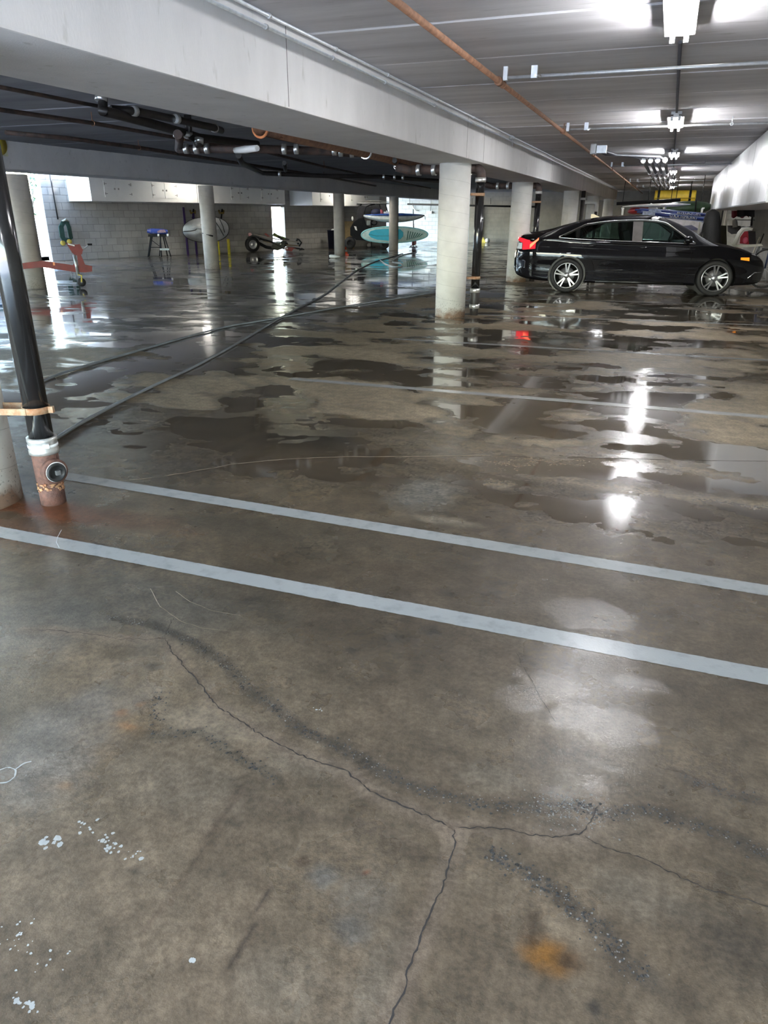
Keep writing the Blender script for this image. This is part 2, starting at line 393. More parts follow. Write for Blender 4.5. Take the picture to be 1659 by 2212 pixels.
# wetness fields: wet = dark damp film, water = standing puddle
left = smooth(-3.2, -6.5, X) * smooth(5.0, 8.5, Y - .0 * X)
far = smooth(9.5, 14, Y)
fore = 1 - smooth(2.6, 3.6, Y)
band = smooth(2.3, 2.55, Y) * (1 - smooth(4.2, 4.8, Y))           # dark wet strip round the second painted line
wetb = .60 + .5 * band + .35 * fore + .10 * far + .25 * left
wet = smooth(.42, .50, (n1 * .65 + n2 * .35) * .9 + (wetb - .55) * .55)
dist = (X - W0.x) * math.cos(PHI) - (Y - W0.y) * math.sin(PHI)
nearwall = 1 - smooth(1.2, 4.2, dist)
water = smooth(.50, .58, n1 * .55 + n2 * .45 + .025 * left - .30 * nearwall + .01 * far - .30 * fore + .012 - .03 * smooth(-3.4, -2.2, X) * smooth(4, 5, Y) * (1 - smooth(9, 11, Y)))
patch = np.zeros(len(X))
for px_, py_, rx_, ry_ in ((1270, 1325, .20, .13), (1180, 1300, .16, .07), (1290, 1560, .17, .11), (1200, 1480, .16, .07), (1390, 1480, .10, .05), (1270, 1400, .13, .07), (1280, 1690, .04, .04), (1200, 1715, .04, .03), (1330, 1665, .035, .02), (1130, 1510, .10, .08), (1370, 905, .25, .10), (1350, 945, .35, .16), (1380, 1010, .3, .1)):
    P_ = G(px_, py_); d_ = np.hypot((X - P_.x) / rx_, (Y - P_.y) / ry_) + .9 * (fbm(X * 14, Y * 20, 91, 4) - .5)
    patch = np.maximum(patch, 1 - smooth(.84, .96, d_))
dry = np.array([.20, .158, .108]); damp = np.array([.085, .064, .041]); grey = np.array([.108, .078, .050]); leftc = np.array([.075, .071, .069])
def mixc(a, b, t): return a * (1 - t[:, None]) + b * t[:, None]
c = mixc(np.tile(dry, (len(X), 1)), damp, wet)
c = mixc(c, grey * (0.80 + .5 * n1[:, None]), fore * .95)
c = mixc(c, leftc, left * .9 * (1 - .7 * (1 - smooth(1.0, 4.0, (X - W0.x) * math.cos(PHI) - (Y - W0.y) * math.sin(PHI)))))
bd2 = smooth(1.75, 2.1, Y) * (1 - smooth(3.6, 4.4, Y)); c = mixc(c, np.array([.066, .047, .030]), bd2 * (.35 + .5 * smooth(.4, .55, n2)))
c *= (.62 + .76 * fbm(wx * 1.7, wy * 3.1, 31, 5))[:, None]
c *= (.72 + .56 * n3)[:, None] * (.90 + .20 * n2)[:, None]
def blob(px, py, rx, ry, col, amt, soft=.6, ang=0, seed=0, rag=.45):
    global c
    P = G(px, py); dx = X - P.x; dy = Y - P.y; ca, sa = math.cos(ang), math.sin(ang)
    m = (np.abs(dx) < 4 * max(rx, ry)) & (np.abs(dy) < 4 * max(rx, ry))
    if not m.any(): return
    u = (dx[m] * ca + dy[m] * sa) / rx; v = (-dx[m] * sa + dy[m] * ca) / ry
    sc = 3.0 / max(rx, ry)
    d = np.sqrt(u * u + v * v) + rag * (fbm(X[m] * sc, Y[m] * sc, 70 + seed, 4) - .5) * 2
    t = (1 - smooth(1 - soft, 1 + soft, d)) * amt
    c[m] = c[m] * (1 - t[:, None]) + np.array(col) * t[:, None]
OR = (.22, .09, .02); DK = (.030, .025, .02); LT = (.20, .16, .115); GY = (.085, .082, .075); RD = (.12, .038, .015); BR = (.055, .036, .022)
for a in [(230, 1590, .10, .13, (.15, .085, .03), .55), (262, 1540, .02, .015, OR, .9), (275, 1568, .03, .014, OR, .6), (302, 1522, .012, .01, OR, .8), (140, 1697, .02, .012, OR, .6), (110, 1690, .07, .03, (.15, .09, .04), .5),
          (1185, 2065, .048, .034, (.19, .08, .012), .85), (1230, 2075, .03, .02, BR, .8), (1150, 2010, .022, .045, BR, .7), (700, 1892, .034, .03, GY, .55), (785, 1935, .06, .06, GY, .25), (760, 2010, .04, .03, GY, .45),
          (655, 1860, .018, .016, BR, .8), (787, 1885, .006, .006, RD, .9), (850, 1380, .04, .035, DK, .5), (930, 1365, .035, .03, DK, .6), (760, 1405, .02, .014, DK, .7), (965, 1280, .04, .03, DK, .6), (1075, 1985, .018, .014, BR, .7),
          (1285, 2178, .013, .016, DK, .9), (295, 1882, .014, .01, DK, .7), (890, 1340, .03, .02, BR, .4), (830, 1225, .09, .05, BR, .4), (1560, 2005, .11, .05, DK, .4), (1620, 2090, .1, .06, DK, .45), (1450, 2150, .06, .03, DK, .3),
          (560, 1905, .03, .02, BR, .2), (505, 1780, .022, .012, DK, .5), (1375, 1930, .09, .06, LT, .28), (1060, 1680, .09, .05, LT, .3), (1300, 1655, .05, .02, LT, .3), (600, 2120, .1, .06, LT, .25), (820, 2130, .045, .12, LT, .4), 
          (870, 2080, .05, .1, BR, .3), (1230, 1690, .05, .04, LT, .35), (400, 1690, .2, .1, LT, .22), (330, 1440, .05, .02, DK, .5), (650, 1650, .1, .04, LT, .3), (450, 1560, .14, .07, LT, .35), (130, 1600, .16, .25, (.15, .135, .12), .5), (60, 1350, .25, .22, (.14, .13, .115), .4),
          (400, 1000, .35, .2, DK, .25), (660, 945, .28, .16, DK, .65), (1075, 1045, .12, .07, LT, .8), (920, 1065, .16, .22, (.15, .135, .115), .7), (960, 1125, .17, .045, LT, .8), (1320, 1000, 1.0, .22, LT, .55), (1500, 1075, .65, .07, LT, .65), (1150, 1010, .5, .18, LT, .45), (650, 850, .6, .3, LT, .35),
          (1410, 1040, .55, .12, BR, .7), (40, 1150, .35, .12, RD, .4), (130, 1105, .32, .10, RD, .85), (60, 1100, .35, .06, RD, .85), (250, 1120, .4, .10, (.08, .036, .018), .6), (1130, 600, .45, .12, RD, .6), (1000, 684, .22, .08, RD, .5),
          (300, 1300, .5, .25, (.075, .07, .06), .5), (620, 1150, .5, .16, (.06, .048, .034), .5)]:
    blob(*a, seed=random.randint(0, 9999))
# tyre-like scuffs and dust ridges next to the cracks
def streak(pts, wd, col, amt, soft=.5):
    global c
    P = [G(*p) for p in pts]
    best = np.full(len(X), 9.0)
    for a, b in zip(P[:-1], P[1:]):
        m = (X > min(a.x, b.x) - .4) & (X < max(a.x, b.x) + .4) & (Y > min(a.y, b.y) - .4) & (Y < max(a.y, b.y) + .4)
        d = np.array([b.x - a.x, b.y - a.y]); L2 = (d ** 2).sum() + 1e-9
        t = np.clip(((X[m] - a.x) * d[0] + (Y[m] - a.y) * d[1]) / L2, 0, 1)
        best[m] = np.minimum(best[m], np.hypot(X[m] - a.x - t * d[0], Y[m] - a.y - t * d[1]))
    t = (1 - smooth(1 - soft, 1 + soft, best / wd + .5 * (n3 - .5))) * amt * (.4 + n2)
    t = np.clip(t, 0, 1); c = c * (1 - t[:, None]) + np.array(col) * t[:, None]
CRACK = [(50, 1362), (105, 1360), (200, 1371), (260, 1382), (300, 1380), (357, 1381), (370, 1408), (400, 1442), (420, 1462), (450, 1502), (470, 1526), (500, 1545), (540, 1572), (555, 1582), (600, 1606), (648, 1632), (690, 1647), (740, 1661), (780, 1690), (790, 1703), (830, 1724), (880, 1745), (930, 1766), (960, 1781), (980, 1793)]
CR_DOWN = [(980, 1793), (983, 1830), (975, 1850), (965, 1882), (955, 1920), (938, 1955), (920, 1992), (908, 2030), (890, 2070), (879, 2100), (876, 2140), (852, 2180), (840, 2212), (830, 2260)]
CR_RIGHT = [(980, 1791), (1030, 1787), (1090, 1791), (1150, 1806), (1210, 1808), (1255, 1803), (1268, 1785), (1278, 1770), (1292, 1738)]
CR_FAR = [(1262, 1806), (1310, 1832), (1380, 1851), (1430, 1876), (1480, 1900), (1530, 1922), (1600, 1941), (1659, 1960), (1720, 1985)]
for pl in (CRACK, CR_DOWN, CR_RIGHT): streak(pl, .028, (.16, .115, .08), .55)
BAND_A = [(240, 1335), (330, 1350), (420, 1388), (480, 1430), (540, 1490), (600, 1532), (650, 1577), (730, 1612), (800, 1652), (870, 1690), (950, 1717), (1050, 1742), (1150, 1745), (1250, 1742), (1300, 1760), (1400, 1752), (1500, 1782), (1560, 1800), (1659, 1850)]
BAND_B = [(345, 1500), (330, 1590), (430, 1580), (520, 1640), (600, 1680)]
BAND_C = [(1060, 1840), (1130, 1880), (1190, 1920), (1240, 1962), (1300, 2010), (1350, 2080), (1400, 2110)]
BAND_D = [(1480, 1680), (1560, 1710), (1640, 1727)]
streak(BAND_A, .022, (.04, .033, .026), .55); streak(BAND_B[1:], .02, (.045, .04, .03), .45); streak(BAND_C, .025, (.045, .037, .028), .55); streak(BAND_D, .02, (.045, .034, .028), .5)
streak([(470, 800), (560, 842), (640, 890), (700, 925), (770, 965)], .05, (.06, .052, .044), .6); streak([(560, 815), (640, 850), (710, 895), (760, 940)], .04, (.055, .046, .038), .5)
streak([(520, 1700), (440, 1830), (370, 1940), (310, 2010)], .008, (.06, .04, .027), .7); streak([(580, 1920), (530, 2030), (490, 2090)], .006, (.04, .027, .02), .9)
streak([(520, 1715), (700, 1770), (830, 1790), (900, 1850)], .02, (.07, .05, .034), .5)
c = np.clip(c, .01, .9)
me = bpy.data.meshes.new('floor')
idx = np.arange(NX * NY).reshape(NX, NY)
q = np.stack([idx[:-1, :-1].ravel(), idx[1:, :-1].ravel(), idx[1:, 1:].ravel(), idx[:-1, 1:].ravel()], 1)
me.vertices.add(len(co)); me.vertices.foreach_set('co', co.ravel().astype(np.float32))
me.loops.add(q.size); me.loops.foreach_set('vertex_index', q.ravel().astype(np.int32))
me.polygons.add(len(q)); me.polygons.foreach_set('loop_start', (np.arange(len(q)) * 4).astype(np.int32))
me.update(calc_edges=True)
ca = me.color_attributes.new('albedo', 'FLOAT_COLOR', 'POINT'); ca.data.foreach_set('color', np.concatenate([c, np.ones((len(c), 1))], 1).ravel().astype(np.float32))
for nm, arr in (('water', water), ('wet', np.clip(wet * (1 - fore) + fore * .55, 0, 1)), ('film', fore), ('rough_wet', patch)):
    at = me.attributes.new(nm, 'FLOAT', 'POINT'); at.data.foreach_set('value', arr.astype(np.float32))
def floor_material():
    M = bpy.data.materials.new('wet_concrete_floor'); M.use_nodes = True; N = M.node_tree.nodes; L = M.node_tree.links; b = N['Principled BSDF']
    def attr(n): a = N.new('ShaderNodeAttribute'); a.attribute_name = n; return a
    def noise(s, d=5, r=.6, sc=(1, 1, 1)):
        mp = N.new('ShaderNodeMapping'); mp.inputs['Scale'].default_value = sc; L.new(ge.outputs['Position'], mp.inputs[0])
        n = N.new('ShaderNodeTexNoise'); n.inputs['Scale'].default_value = s; n.inputs['Detail'].default_value = d; n.inputs['Roughness'].default_value = r; L.new(mp.outputs[0], n.inputs[0]); return n.outputs[0]
    def math_(op, a, b_=None, cl=False):
        n = N.new('ShaderNodeMath'); n.operation = op; n.use_clamp = cl
        for i, v in enumerate((a, b_)):
            if v is None: continue
            if isinstance(v, (int, float)): n.inputs[i].default_value = v
            else: L.new(v, n.inputs[i])
        return n.outputs[0]
    def mr(v, a, b_, c_, d): n = N.new('ShaderNodeMapRange'); n.interpolation_type = 'SMOOTHSTEP'; L.new(v, n.inputs[0]); n.inputs[1].default_value = a; n.inputs[2].default_value = b_; n.inputs[3].default_value = c_; n.inputs[4].default_value = d; return n.outputs[0]
    ge = N.new('ShaderNodeNewGeometry')
    alb, wat, wt, flm = attr('albedo').outputs['Color'], attr('water').outputs['Fac'], attr('wet').outputs['Fac'], attr('film').outputs['Fac']; pat = attr('rough_wet').outputs['Fac']
    fine = noise(55, 7, .7); mid = noise(14, 6)
    gr = mr(fine, .3, .7, .70, 1.28); gm = mr(mid, .3, .7, .76, 1.22); g2 = math_('MULTIPLY', gr, gm)
    vm = N.new('ShaderNodeVectorMath'); vm.operation = 'SCALE'; L.new(alb, vm.inputs[0]); L.new(g2, vm.inputs['Scale']); L.new(vm.outputs[0], b.inputs['Base Color'])
    # puddles: sharpened edge of the painted water field
    wn = noise(6, 6, .6); wsum = math_('ADD', math_('SUBTRACT', wat, math_('MULTIPLY', math_('MAXIMUM', flm, pat), .5)), math_('MULTIPLY', math_('SUBTRACT', wn, .5), 1.1)); W_ = mr(wsum, .40, .62, 0, 1)
    fn = noise(3.2, 4, .55); F_ = math_('MULTIPLY', mr(fn, .36, .66, 0, 1), flm)      # smooth film patches in the foreground
    r_dry = .50; r1 = math_('SUBTRACT', r_dry, math_('MULTIPLY', wt, .24)); r2 = math_('MULTIPLY', r1, mr(W_, 0, 1, 1, .06)); r3 = math_('SUBTRACT', r2, math_('MULTIPLY', F_, .13), True)
    L.new(r3, b.inputs['Roughness']); b.inputs['Specular IOR Level'].default_value = .22
    # a thin water coat over the damp parts
    coat = math_('MAXIMUM', W_, math_('MULTIPLY', math_('MULTIPLY', wt, math_('SUBTRACT', 1.0, flm)), mr(noise(2.1, 6, .62), .42, .60, .12, .85)), True); coat = math_('MAXIMUM', math_('MAXIMUM', coat, math_('MULTIPLY', flm, mr(noise(1.7, 5, .6), .30, .72, .15, .8))), pat)
    L.new(coat, b.inputs['Coat Weight']); b.inputs['Coat IOR'].default_value = 1.36
    L.new(math_('ADD', mr(W_, 0, 1, .085, .012), math_('MULTIPLY', flm, mr(fn, .36, .66, .01, .06))), b.inputs['Coat Roughness'])
    bp = N.new('ShaderNodeBump'); bp.inputs['Distance'].default_value = .0035; L.new(mr(W_, 0, 1, .5, .06), bp.inputs['Strength']); L.new(noise(120, 6, .75), bp.inputs['Height']); L.new(bp.outputs[0], b.inputs['Normal'])
    bp2 = N.new('ShaderNodeBump'); bp2.inputs['Distance'].default_value = .004; bp2.inputs['Strength'].default_value = .10
    L.new(math_('ADD', mr(W_, 0, 1, .13, .012), math_('ADD', math_('MULTIPLY', flm, .05), math_('MULTIPLY', pat, .07))), bp2.inputs['Strength']); L.new(noise(75, 5, .7), bp2.inputs['Height']); L.new(bp2.outputs[0], b.inputs['Coat Normal'])
    return M
me.materials.append(floor_material())
floor = bpy.data.objects.new('floor', me); COL.objects.link(floor); struct(floor); floor['_o'] = (0, 0, 0)
struct(MB().box((-8.8, 19.5, -.12), (24, 45.6, .2)).build('floor_slab', M_conc))

# painted stall lines (worn edges)
M_paint = mat('white_line_paint', (.34, .33, .315), .22, var=.07, scale=14, coat=.45, bump=.05, bscale=140, space='World', col2=(.27, .265, .26), thr=(.3, .5))
def ribbon(pts, wd, seg, jit, z, mb=None, taper=0):
    mb = mb or MB(); P = [Vector((p.x, p.y, 0)) for p in pts]
    L = [0]
    for a, b in zip(P[:-1], P[1:]): L.append(L[-1] + (b - a).length)
    n = max(2, int(L[-1] / seg)); vs = []
    for i in range(n + 1):
        s = L[-1] * i / n; k = max(j for j in range(len(L)) if L[j] <= s + 1e-9); k = min(k, len(P) - 2)
        t = (s - L[k]) / max(1e-9, L[k + 1] - L[k]); p = P[k].lerp(P[k + 1], t); d = (P[k + 1] - P[k]).normalized(); nn = Vector((-d.y, d.x, 0))
        tt = 1 if not taper else min(1, i / (n * taper + 1e-9), (n - i) / (n * taper + 1e-9)) * .8 + .2
        w_ = wd(i / n) if callable(wd) else wd
        a = w_ / 2 * tt + random.uniform(-jit, jit); b = w_ / 2 * tt + random.uniform(-jit, jit); off = nn * random.uniform(-jit, jit) * (2 if taper else 0)
        vs += [p + nn * a + off + Vector((0, 0, z)), p - nn * b + off + Vector((0, 0, z))]
    return mb.add(vs, [(2 * i, 2 * i + 1, 2 * i + 3, 2 * i + 2) for i in range(n)])
for a, b, wd in [((-60, 1138), (1720, 1474), .098), ((128, 1026), (1720, 1286), .098), ((628, 818), (1720, 906), .10), ((850, 732), (1720, 782), .10), ((1012, 679), (1720, 705), .10), ((1100, 645), (1720, 662), .1)]:
    P = [G(*a), G(*b)]
    o = ribbon(P, wd, .012 if b[1] > 1000 else .03, .0016, .0012).build('painted_line', M_paint, floor, fixn=False)
# cracks
M_crack = mat('crack_dark', (.028, .022, .018), .9)
M_crack_pale = mat('crack_pale', (.24, .19, .14), .8)
def wig(px, amp=3, n=6):
    out = []
    for a, b in zip(px[:-1], px[1:]):
        for i in range(n): t = i / n; out.append((a[0] + (b[0] - a[0]) * t + (random.uniform(-amp, amp) if i else 0), a[1] + (b[1] - a[1]) * t + (random.uniform(-amp, amp) if i else 0)))
    return [G(*p) for p in out + [px[-1]]]
for px, wd in ((CRACK[5:], .0042), (CR_DOWN, .0046), (CR_RIGHT, .0034), (CRACK[:6], .0022), (CR_FAR, .0026), ([(357, 1380), (366, 1352), (374, 1336)], .002), ([(1115, 1410), (1150, 1475), (1175, 1520), (1200, 1560)], .0018)):
    ribbon(wig(px), lambda t, w_=wd: w_ * random.uniform(.5, 1.25), .01, .0006, .0011, taper=.04).build('crack', M_crack, floor, fixn=False)
ribbon(wig([(230, 1043), (330, 1032), (400, 1022), (500, 1003), (620, 992), (720, 988), (800, 987), (960, 985), (1060, 984)], 1.2, 3), lambda t: .007 * random.uniform(.6, 1.2), .02, .001, .0011).build('crack', M_crack_pale, floor, fixn=False)
ribbon(wig([(1060, 984), (1240, 988), (1400, 992), (1659, 996)], 1.2, 3), .004, .03, .001, .0011).build('crack', M_crack, floor, fixn=False)
# exposed aggregate, paint spatter
M_stone = mat('dark_aggregate', (.03, .028, .026), .35, var=.5, scale=60); M_stone2 = mat('pale_aggregate', (.15, .14, .125), .4, var=.4, scale=60)
def scatter(pts, wd, n, M, smin, smax, nm='aggregate'):
    P = [G(*p) for p in pts]; mb = MB(); seg = [(a, b) for a, b in zip(P[:-1], P[1:])]; wts = [(b - a).length for a, b in seg]
    for _ in range(n):
        a, b = random.choices(seg, wts)[0]; p = a.lerp(b, random.random()) + Vector((random.gauss(0, wd), random.gauss(0, wd), 0)); s = random.uniform(smin, smax) * random.choice((.5, .7, 1)); k = 6; a0 = random.random() * 6
        vs = [p + Vector((math.cos(a0 + 2 * PI * j / k) * s * random.uniform(.6, 1.2), math.sin(a0 + 2 * PI * j / k) * s * random.uniform(.6, 1.2), .0003)) for j in range(k)] + [p + Vector((0, 0, s * (.05 if nm == 'paint_spatter' else .28)))]
        mb.add(vs, [(j, (j + 1) % k, k) for j in range(k)])
    o = mb.build(nm, M, floor, fixn=False); o['kind'] = 'stuff'
scatter(BAND_A, .014, 900, M_stone, .0015, .0052); scatter(BAND_A, .018, 400, M_stone2, .001, .0035)
scatter(BAND_B, .014, 250, M_stone, .0015, .005); scatter(BAND_C, .014, 300, M_stone, .0015, .0055); scatter(BAND_C, .016, 120, M_stone2, .001, .004); scatter(BAND_D, .016, 120, M_stone, .001, .004)
scatter(BAND_A[12:15], .035, 350, M_stone2, .001, .004)
M_spat = mat('white_paint_spatter', (.36, .35, .32), .5)
def spat(pts, wd, n, smin, smax): scatter(pts, wd, n, M_spat, smin, smax, 'paint_spatter')
spat([(80, 1818), (150, 1822)], .008, 16, .004, .012); spat([(170, 1780), (205, 1795)], .008, 10, .003, .008); spat([(225, 1810), (260, 1840), (298, 1850)], .010, 34, .003, .008)
spat([(20, 2000), (60, 2060), (130, 2070)], .02, 30, .002, .005); spat([(410, 2072), (420, 2076)], .003, 8, .003, .006); spat([(30, 2150), (75, 2180)], .006, 20, .003, .007); spat([(680, 1532), (700, 1535)], .004, 8, .002, .004)
ribbon([G(*p) for p in [(0, 1692), (18, 1690), (33, 1677), (34, 1663), (18, 1657), (0, 1664)]], .004, .008, .001, .0011).build('paint_loop', M_spat, floor, fixn=False)
ribbon([G(*p) for p in [(34, 1662), (50, 1650), (68, 1645)]], .005, .008, .001, .0011).build('paint_loop', M_spat, floor, fixn=False)
# scratched arcs
for px in ([(325, 1272), (345, 1310), (390, 1342), (440, 1358), (490, 1362)], [(380, 1278), (410, 1300), (460, 1320), (520, 1330)]):
    ribbon(wig(px, .8, 4), .0022, .01, .0006, .0011).build('scratch', M_crack_pale, floor, fixn=False)
ribbon([G(*p) for p in [(133, 1145), (125, 1160), (122, 1172), (128, 1184)]], .003, .01, .0004, .0018).build('scratch', mat('white_scratch', (.5, .5, .5), .5), floor, fixn=False)

# ================================================================= COLUMNS
def column_mat(nm, c1, c2, rust):
    M = bpy.data.materials.new(nm); M.use_nodes = True; N = M.node_tree.nodes; L = M.node_tree.links; b = N['Principled BSDF']; b.inputs['Roughness'].default_value = .75
    tc = N.new('ShaderNodeTexCoord'); sp = N.new('ShaderNodeSeparateXYZ'); L.new(tc.outputs['Object'], sp.inputs[0])
    n = N.new('ShaderNodeTexNoise'); n.inputs['Scale'].default_value = 5; n.inputs['Detail'].default_value = 8; L.new(tc.outputs['Object'], n.inputs[0])
    r = N.new('ShaderNodeValToRGB'); r.color_ramp.elements[0].position = .3; r.color_ramp.elements[0].color = (*c2, 1); r.color_ramp.elements[1].position = .6; r.color_ramp.elements[1].color = (*c1, 1); L.new(n.outputs[0], r.inputs[0])
    # spiral form seam: fract(z/p + angle/2pi)
    at = N.new('ShaderNodeMath'); at.operation = 'ARCTAN2'; L.new(sp.outputs[1], at.inputs[0]); L.new(sp.outputs[0], at.inputs[1])
    a2 = N.new('ShaderNodeMath'); a2.operation = 'MULTIPLY'; L.new(at.outputs[0], a2.inputs[0]); a2.inputs[1].default_value = 1 / (2 * PI)
    z2 = N.new('ShaderNodeMath'); z2.operation = 'MULTIPLY_ADD'; L.new(sp.outputs[2], z2.inputs[0]); z2.inputs[1].default_value = 1 / .20; L.new(a2.outputs[0], z2.inputs[2])
    fr = N.new('ShaderNodeMath'); fr.operation = 'FRACT'; L.new(z2.outputs[0], fr.inputs[0])
    mr = N.new('ShaderNodeMapRange'); L.new(fr.outputs[0], mr.inputs[0]); mr.inputs[1].default_value = 0; mr.inputs[2].default_value = .025; mr.inputs[3].default_value = .62; mr.inputs[4].default_value = 1
    v = N.new('ShaderNodeVectorMath'); v.operation = 'SCALE'; L.new(r.outputs[0], v.inputs[0]); L.new(mr.outputs[0], v.inputs['Scale'])
    # rust and dirt where the column stands in the wet: stain rising a few centimetres
    nz = N.new('ShaderNodeTexNoise'); nz.inputs['Scale'].default_value = 7; nz.inputs['Detail'].default_value = 6; L.new(tc.outputs['Object'], nz.inputs[0])
    hh = N.new('ShaderNodeMath'); hh.operation = 'MULTIPLY_ADD'; L.new(nz.outputs[0], hh.inputs[0]); hh.inputs[1].default_value = -.35; L.new(sp.outputs[2], hh.inputs[2])
    m2 = N.new('ShaderNodeMapRange'); L.new(hh.outputs[0], m2.inputs[0]); m2.inputs[1].default_value = -.16; m2.inputs[2].default_value = -.05; m2.inputs[3].default_value = rust; m2.inputs[4].default_value = 0
    mx = N.new('ShaderNodeMix'); mx.data_type = 'RGBA'; L.new(m2.outputs[0], mx.inputs[0]); L.new(v.outputs[0], mx.inputs[6]); mx.inputs[7].default_value = (.26, .13, .06, 1)
    # pitted flakes low down
    n3 = N.new('ShaderNodeTexNoise'); n3.inputs['Scale'].default_value = 60; n3.inputs['Detail'].default_value = 3; L.new(tc.outputs['Object'], n3.inputs[0])
    h3 = N.new('ShaderNodeMapRange'); L.new(sp.outputs[2], h3.inputs[0]); h3.inputs[1].default_value = .1; h3.inputs[2].default_value = .55; h3.inputs[3].default_value = .10; h3.inputs[4].default_value = -.1
    s3 = N.new('ShaderNodeMath'); s3.operation = 'SUBTRACT'; L.new(n3.outputs[0], s3.inputs[0]); L.new(h3.outputs[0], s3.inputs[1])
    m3 = N.new('ShaderNodeMapRange'); L.new(s3.outputs[0], m3.inputs[0]); m3.inputs[1].default_value = .28; m3.inputs[2].default_value = .32; m3.inputs[3].default_value = .55; m3.inputs[4].default_value = 0
    mx2 = N.new('ShaderNodeMix'); mx2.data_type = 'RGBA'; L.new(m3.outputs[0], mx2.inputs[0]); L.new(mx.outputs[2], mx2.inputs[6]); mx2.inputs[7].default_value = (.12, .11, .09, 1)
    L.new(mx2.outputs[2], b.inputs['Base Color'])
    bp = N.new('ShaderNodeBump'); bp.inputs['Strength'].default_value = .35; bp.inputs['Distance'].default_value = .004
    ad = N.new('ShaderNodeMath'); ad.operation = 'MULTIPLY_ADD'; L.new(mr.outputs[0], ad.inputs[0]); ad.inputs[1].default_value = 1.2; L.new(n3.outputs[0], ad.inputs[2]); L.new(ad.outputs[0], bp.inputs['Height']); L.new(bp.outputs[0], b.inputs['Normal'])
    return M
M_colW = column_mat('column_pale', (.76, .75, .71), (.66, .65, .61), .85)
M_colG = column_mat('column_grey', (.46, .44, .41), (.38, .365, .34), .15)
def column(x, y, r, M, label, zt=ZBM, grp='round concrete columns'):
    mb = MB(); n = 40
    mb.lathe([(0.001, 0), (r, 0), (r, zt + .003), (.001, zt + .003)], (x, y, 0), n=n)
    o = mb.build('concrete_column', M); centre_of(o); tag(o, label, 'column', grp); return o
_p = G(-44, 1112); C_NEAR = _p + Vector((_p.x, _p.y, 0)).normalized() * .225; print('CN', C_NEAR, PIX(C_NEAR)); C3 = Vector((-2.915, 10.64, 0)); C4 = Vector((-3.13, 17.0, 0))
column(C_NEAR.x, C_NEAR.y, .225, M_colW, 'pale concrete column at the left edge, flaking and rust-stained at its foot')
column(C3.x, C3.y, .222, M_colW, 'pale round concrete column mid-floor with a black drain pipe at its right side')
column(C4.x, C4.y, .225, M_colW, 'pale round concrete column right behind the tail of the black car')
column(-2.82, 23.2, .22, M_colW, 'concrete column beyond the rear window of the black car', grp='round concrete columns')
column(-2.78, 29.5, .22, M_colW, 'small far concrete column beside the white bent pipe')
column(-2.68, 35.6, .22, M_colW, 'farthest small column of the right-hand row, in shade')
for (px, py), r, lab in (((76, 622), .222, 'grey concrete column just right of the near black pipe, in front of the bright doorway'), ((459, 581), .2, 'grey concrete column standing before the silver covered board'),
                    ((734, 552), .2, 'grey concrete column between the dark bin and the orange cone'), ((850, 540.5), .2, 'pale-edged column in front of the blue paddle board')):
    p = G(px, py); d = Vector((p.x, p.y, 0)).normalized() * r
    column(p.x + d.x, p.y + d.y, r, M_colG, lab, zt=2.10)

# ================================================================= WALL CABINETS
M_cab = mat('white_painted_board', (.80, .80, .77), .42, var=.03, scale=3)
M_cabG = mat('glossy_white_board', (.60, .61, .62), .3, var=.02, scale=2)
M_hinge = mat('cabinet_hinge', (.35, .34, .32), .5, .6)
def cabinet(P0, D, Nn, length, depth, z0, z1, doors, label, grp, M, fittings=True):
    """P0 on the wall at one end, D along the wall, Nn into the room"""
    Z = Vector((0, 0, 1)); R = Matrix((D, Nn, Z)).transposed().to_3x3()
    c = P0 + D * length / 2 + Nn * depth / 2; t = thing('storage_cabinet', (c.x, c.y, z0), label, 'cabinet', grp)
    body = MB().box(c + Z * (z0 + z1) / 2, (length, depth, z1 - z0), R=R).build('body', M, t)
    F = P0 + Nn * (depth + .009)
    for (a, b, za, zb, side) in doors:
        dc = F + D * (a + b) / 2 + Z * (za + zb) / 2
        dr = MB().box(dc, (b - a, .018, zb - za), R=R).build('door', M, t); dr['_o'] = t['_o']
        if not fittings: continue
        hs = (a if side < 0 else b)
        for zz in (za + (zb - za) * .2, za + (zb - za) * .8):
            MB().box(F + D * (hs - side * .05) + Nn * .012 + Z * zz, (.09, .006, .018), R=R).box(F + D * (hs - side * .015) + Nn * .012 + Z * zz, (.025, .008, .07), R=R).build('hinge', M_hinge, dr)
        hx = b - .06 if side < 0 else a + .06
        MB().box(F + D * hx + Nn * .022 + Z * (za + zb) / 2, (.035, .03, .05), R=R).build('handle', M_hinge, dr)
    return t
CD = 1.3
def tF(x, y=445): return (PN(x, y, W0 + WN * CD, WN) - W0).dot(WD)
zb1 = PN(200, 434, W0 + WN * CD, WN).z
t0 = tF(200); t1 = tF(428); t2 = tF(616); print('cab t', t0, t1, t2, zb1)
def doors_px(lst, t0):
    out = []
    for xa, xb, side in lst: out.append((tF(xa) - t0, tF(xb) - t0, zb1 + .12, 2.36, side))
    return out
cabinet(wp(t0, 0), WD, WN, t1 - t0, CD, zb1, 2.5, doors_px([(230, 255, -1), (256, 288, 1), (332, 358, -1), (359, 385, 1)], t0), 'white wall cabinet nearest the bright doorway, above the hanging hose and sawhorse', 'white storage cabinets on the left wall', M_cab)
cabinet(wp(t1 + .02, 0), WD, WN, t2 - t1 - .02, CD, zb1, 2.5, doors_px([(500, 518, -1), (519, 537, 1), (565, 582, -1), (583, 600, 1)], t1), 'white wall cabinet above the silver covered board, blue mark on its front', 'white storage cabinets on the left wall', M_cab)
bl = MB(); 
P = PN(500, 402, W0 + WN * (CD + .03), WN); Q = PN(537, 405, W0 + WN * (CD + .03), WN)
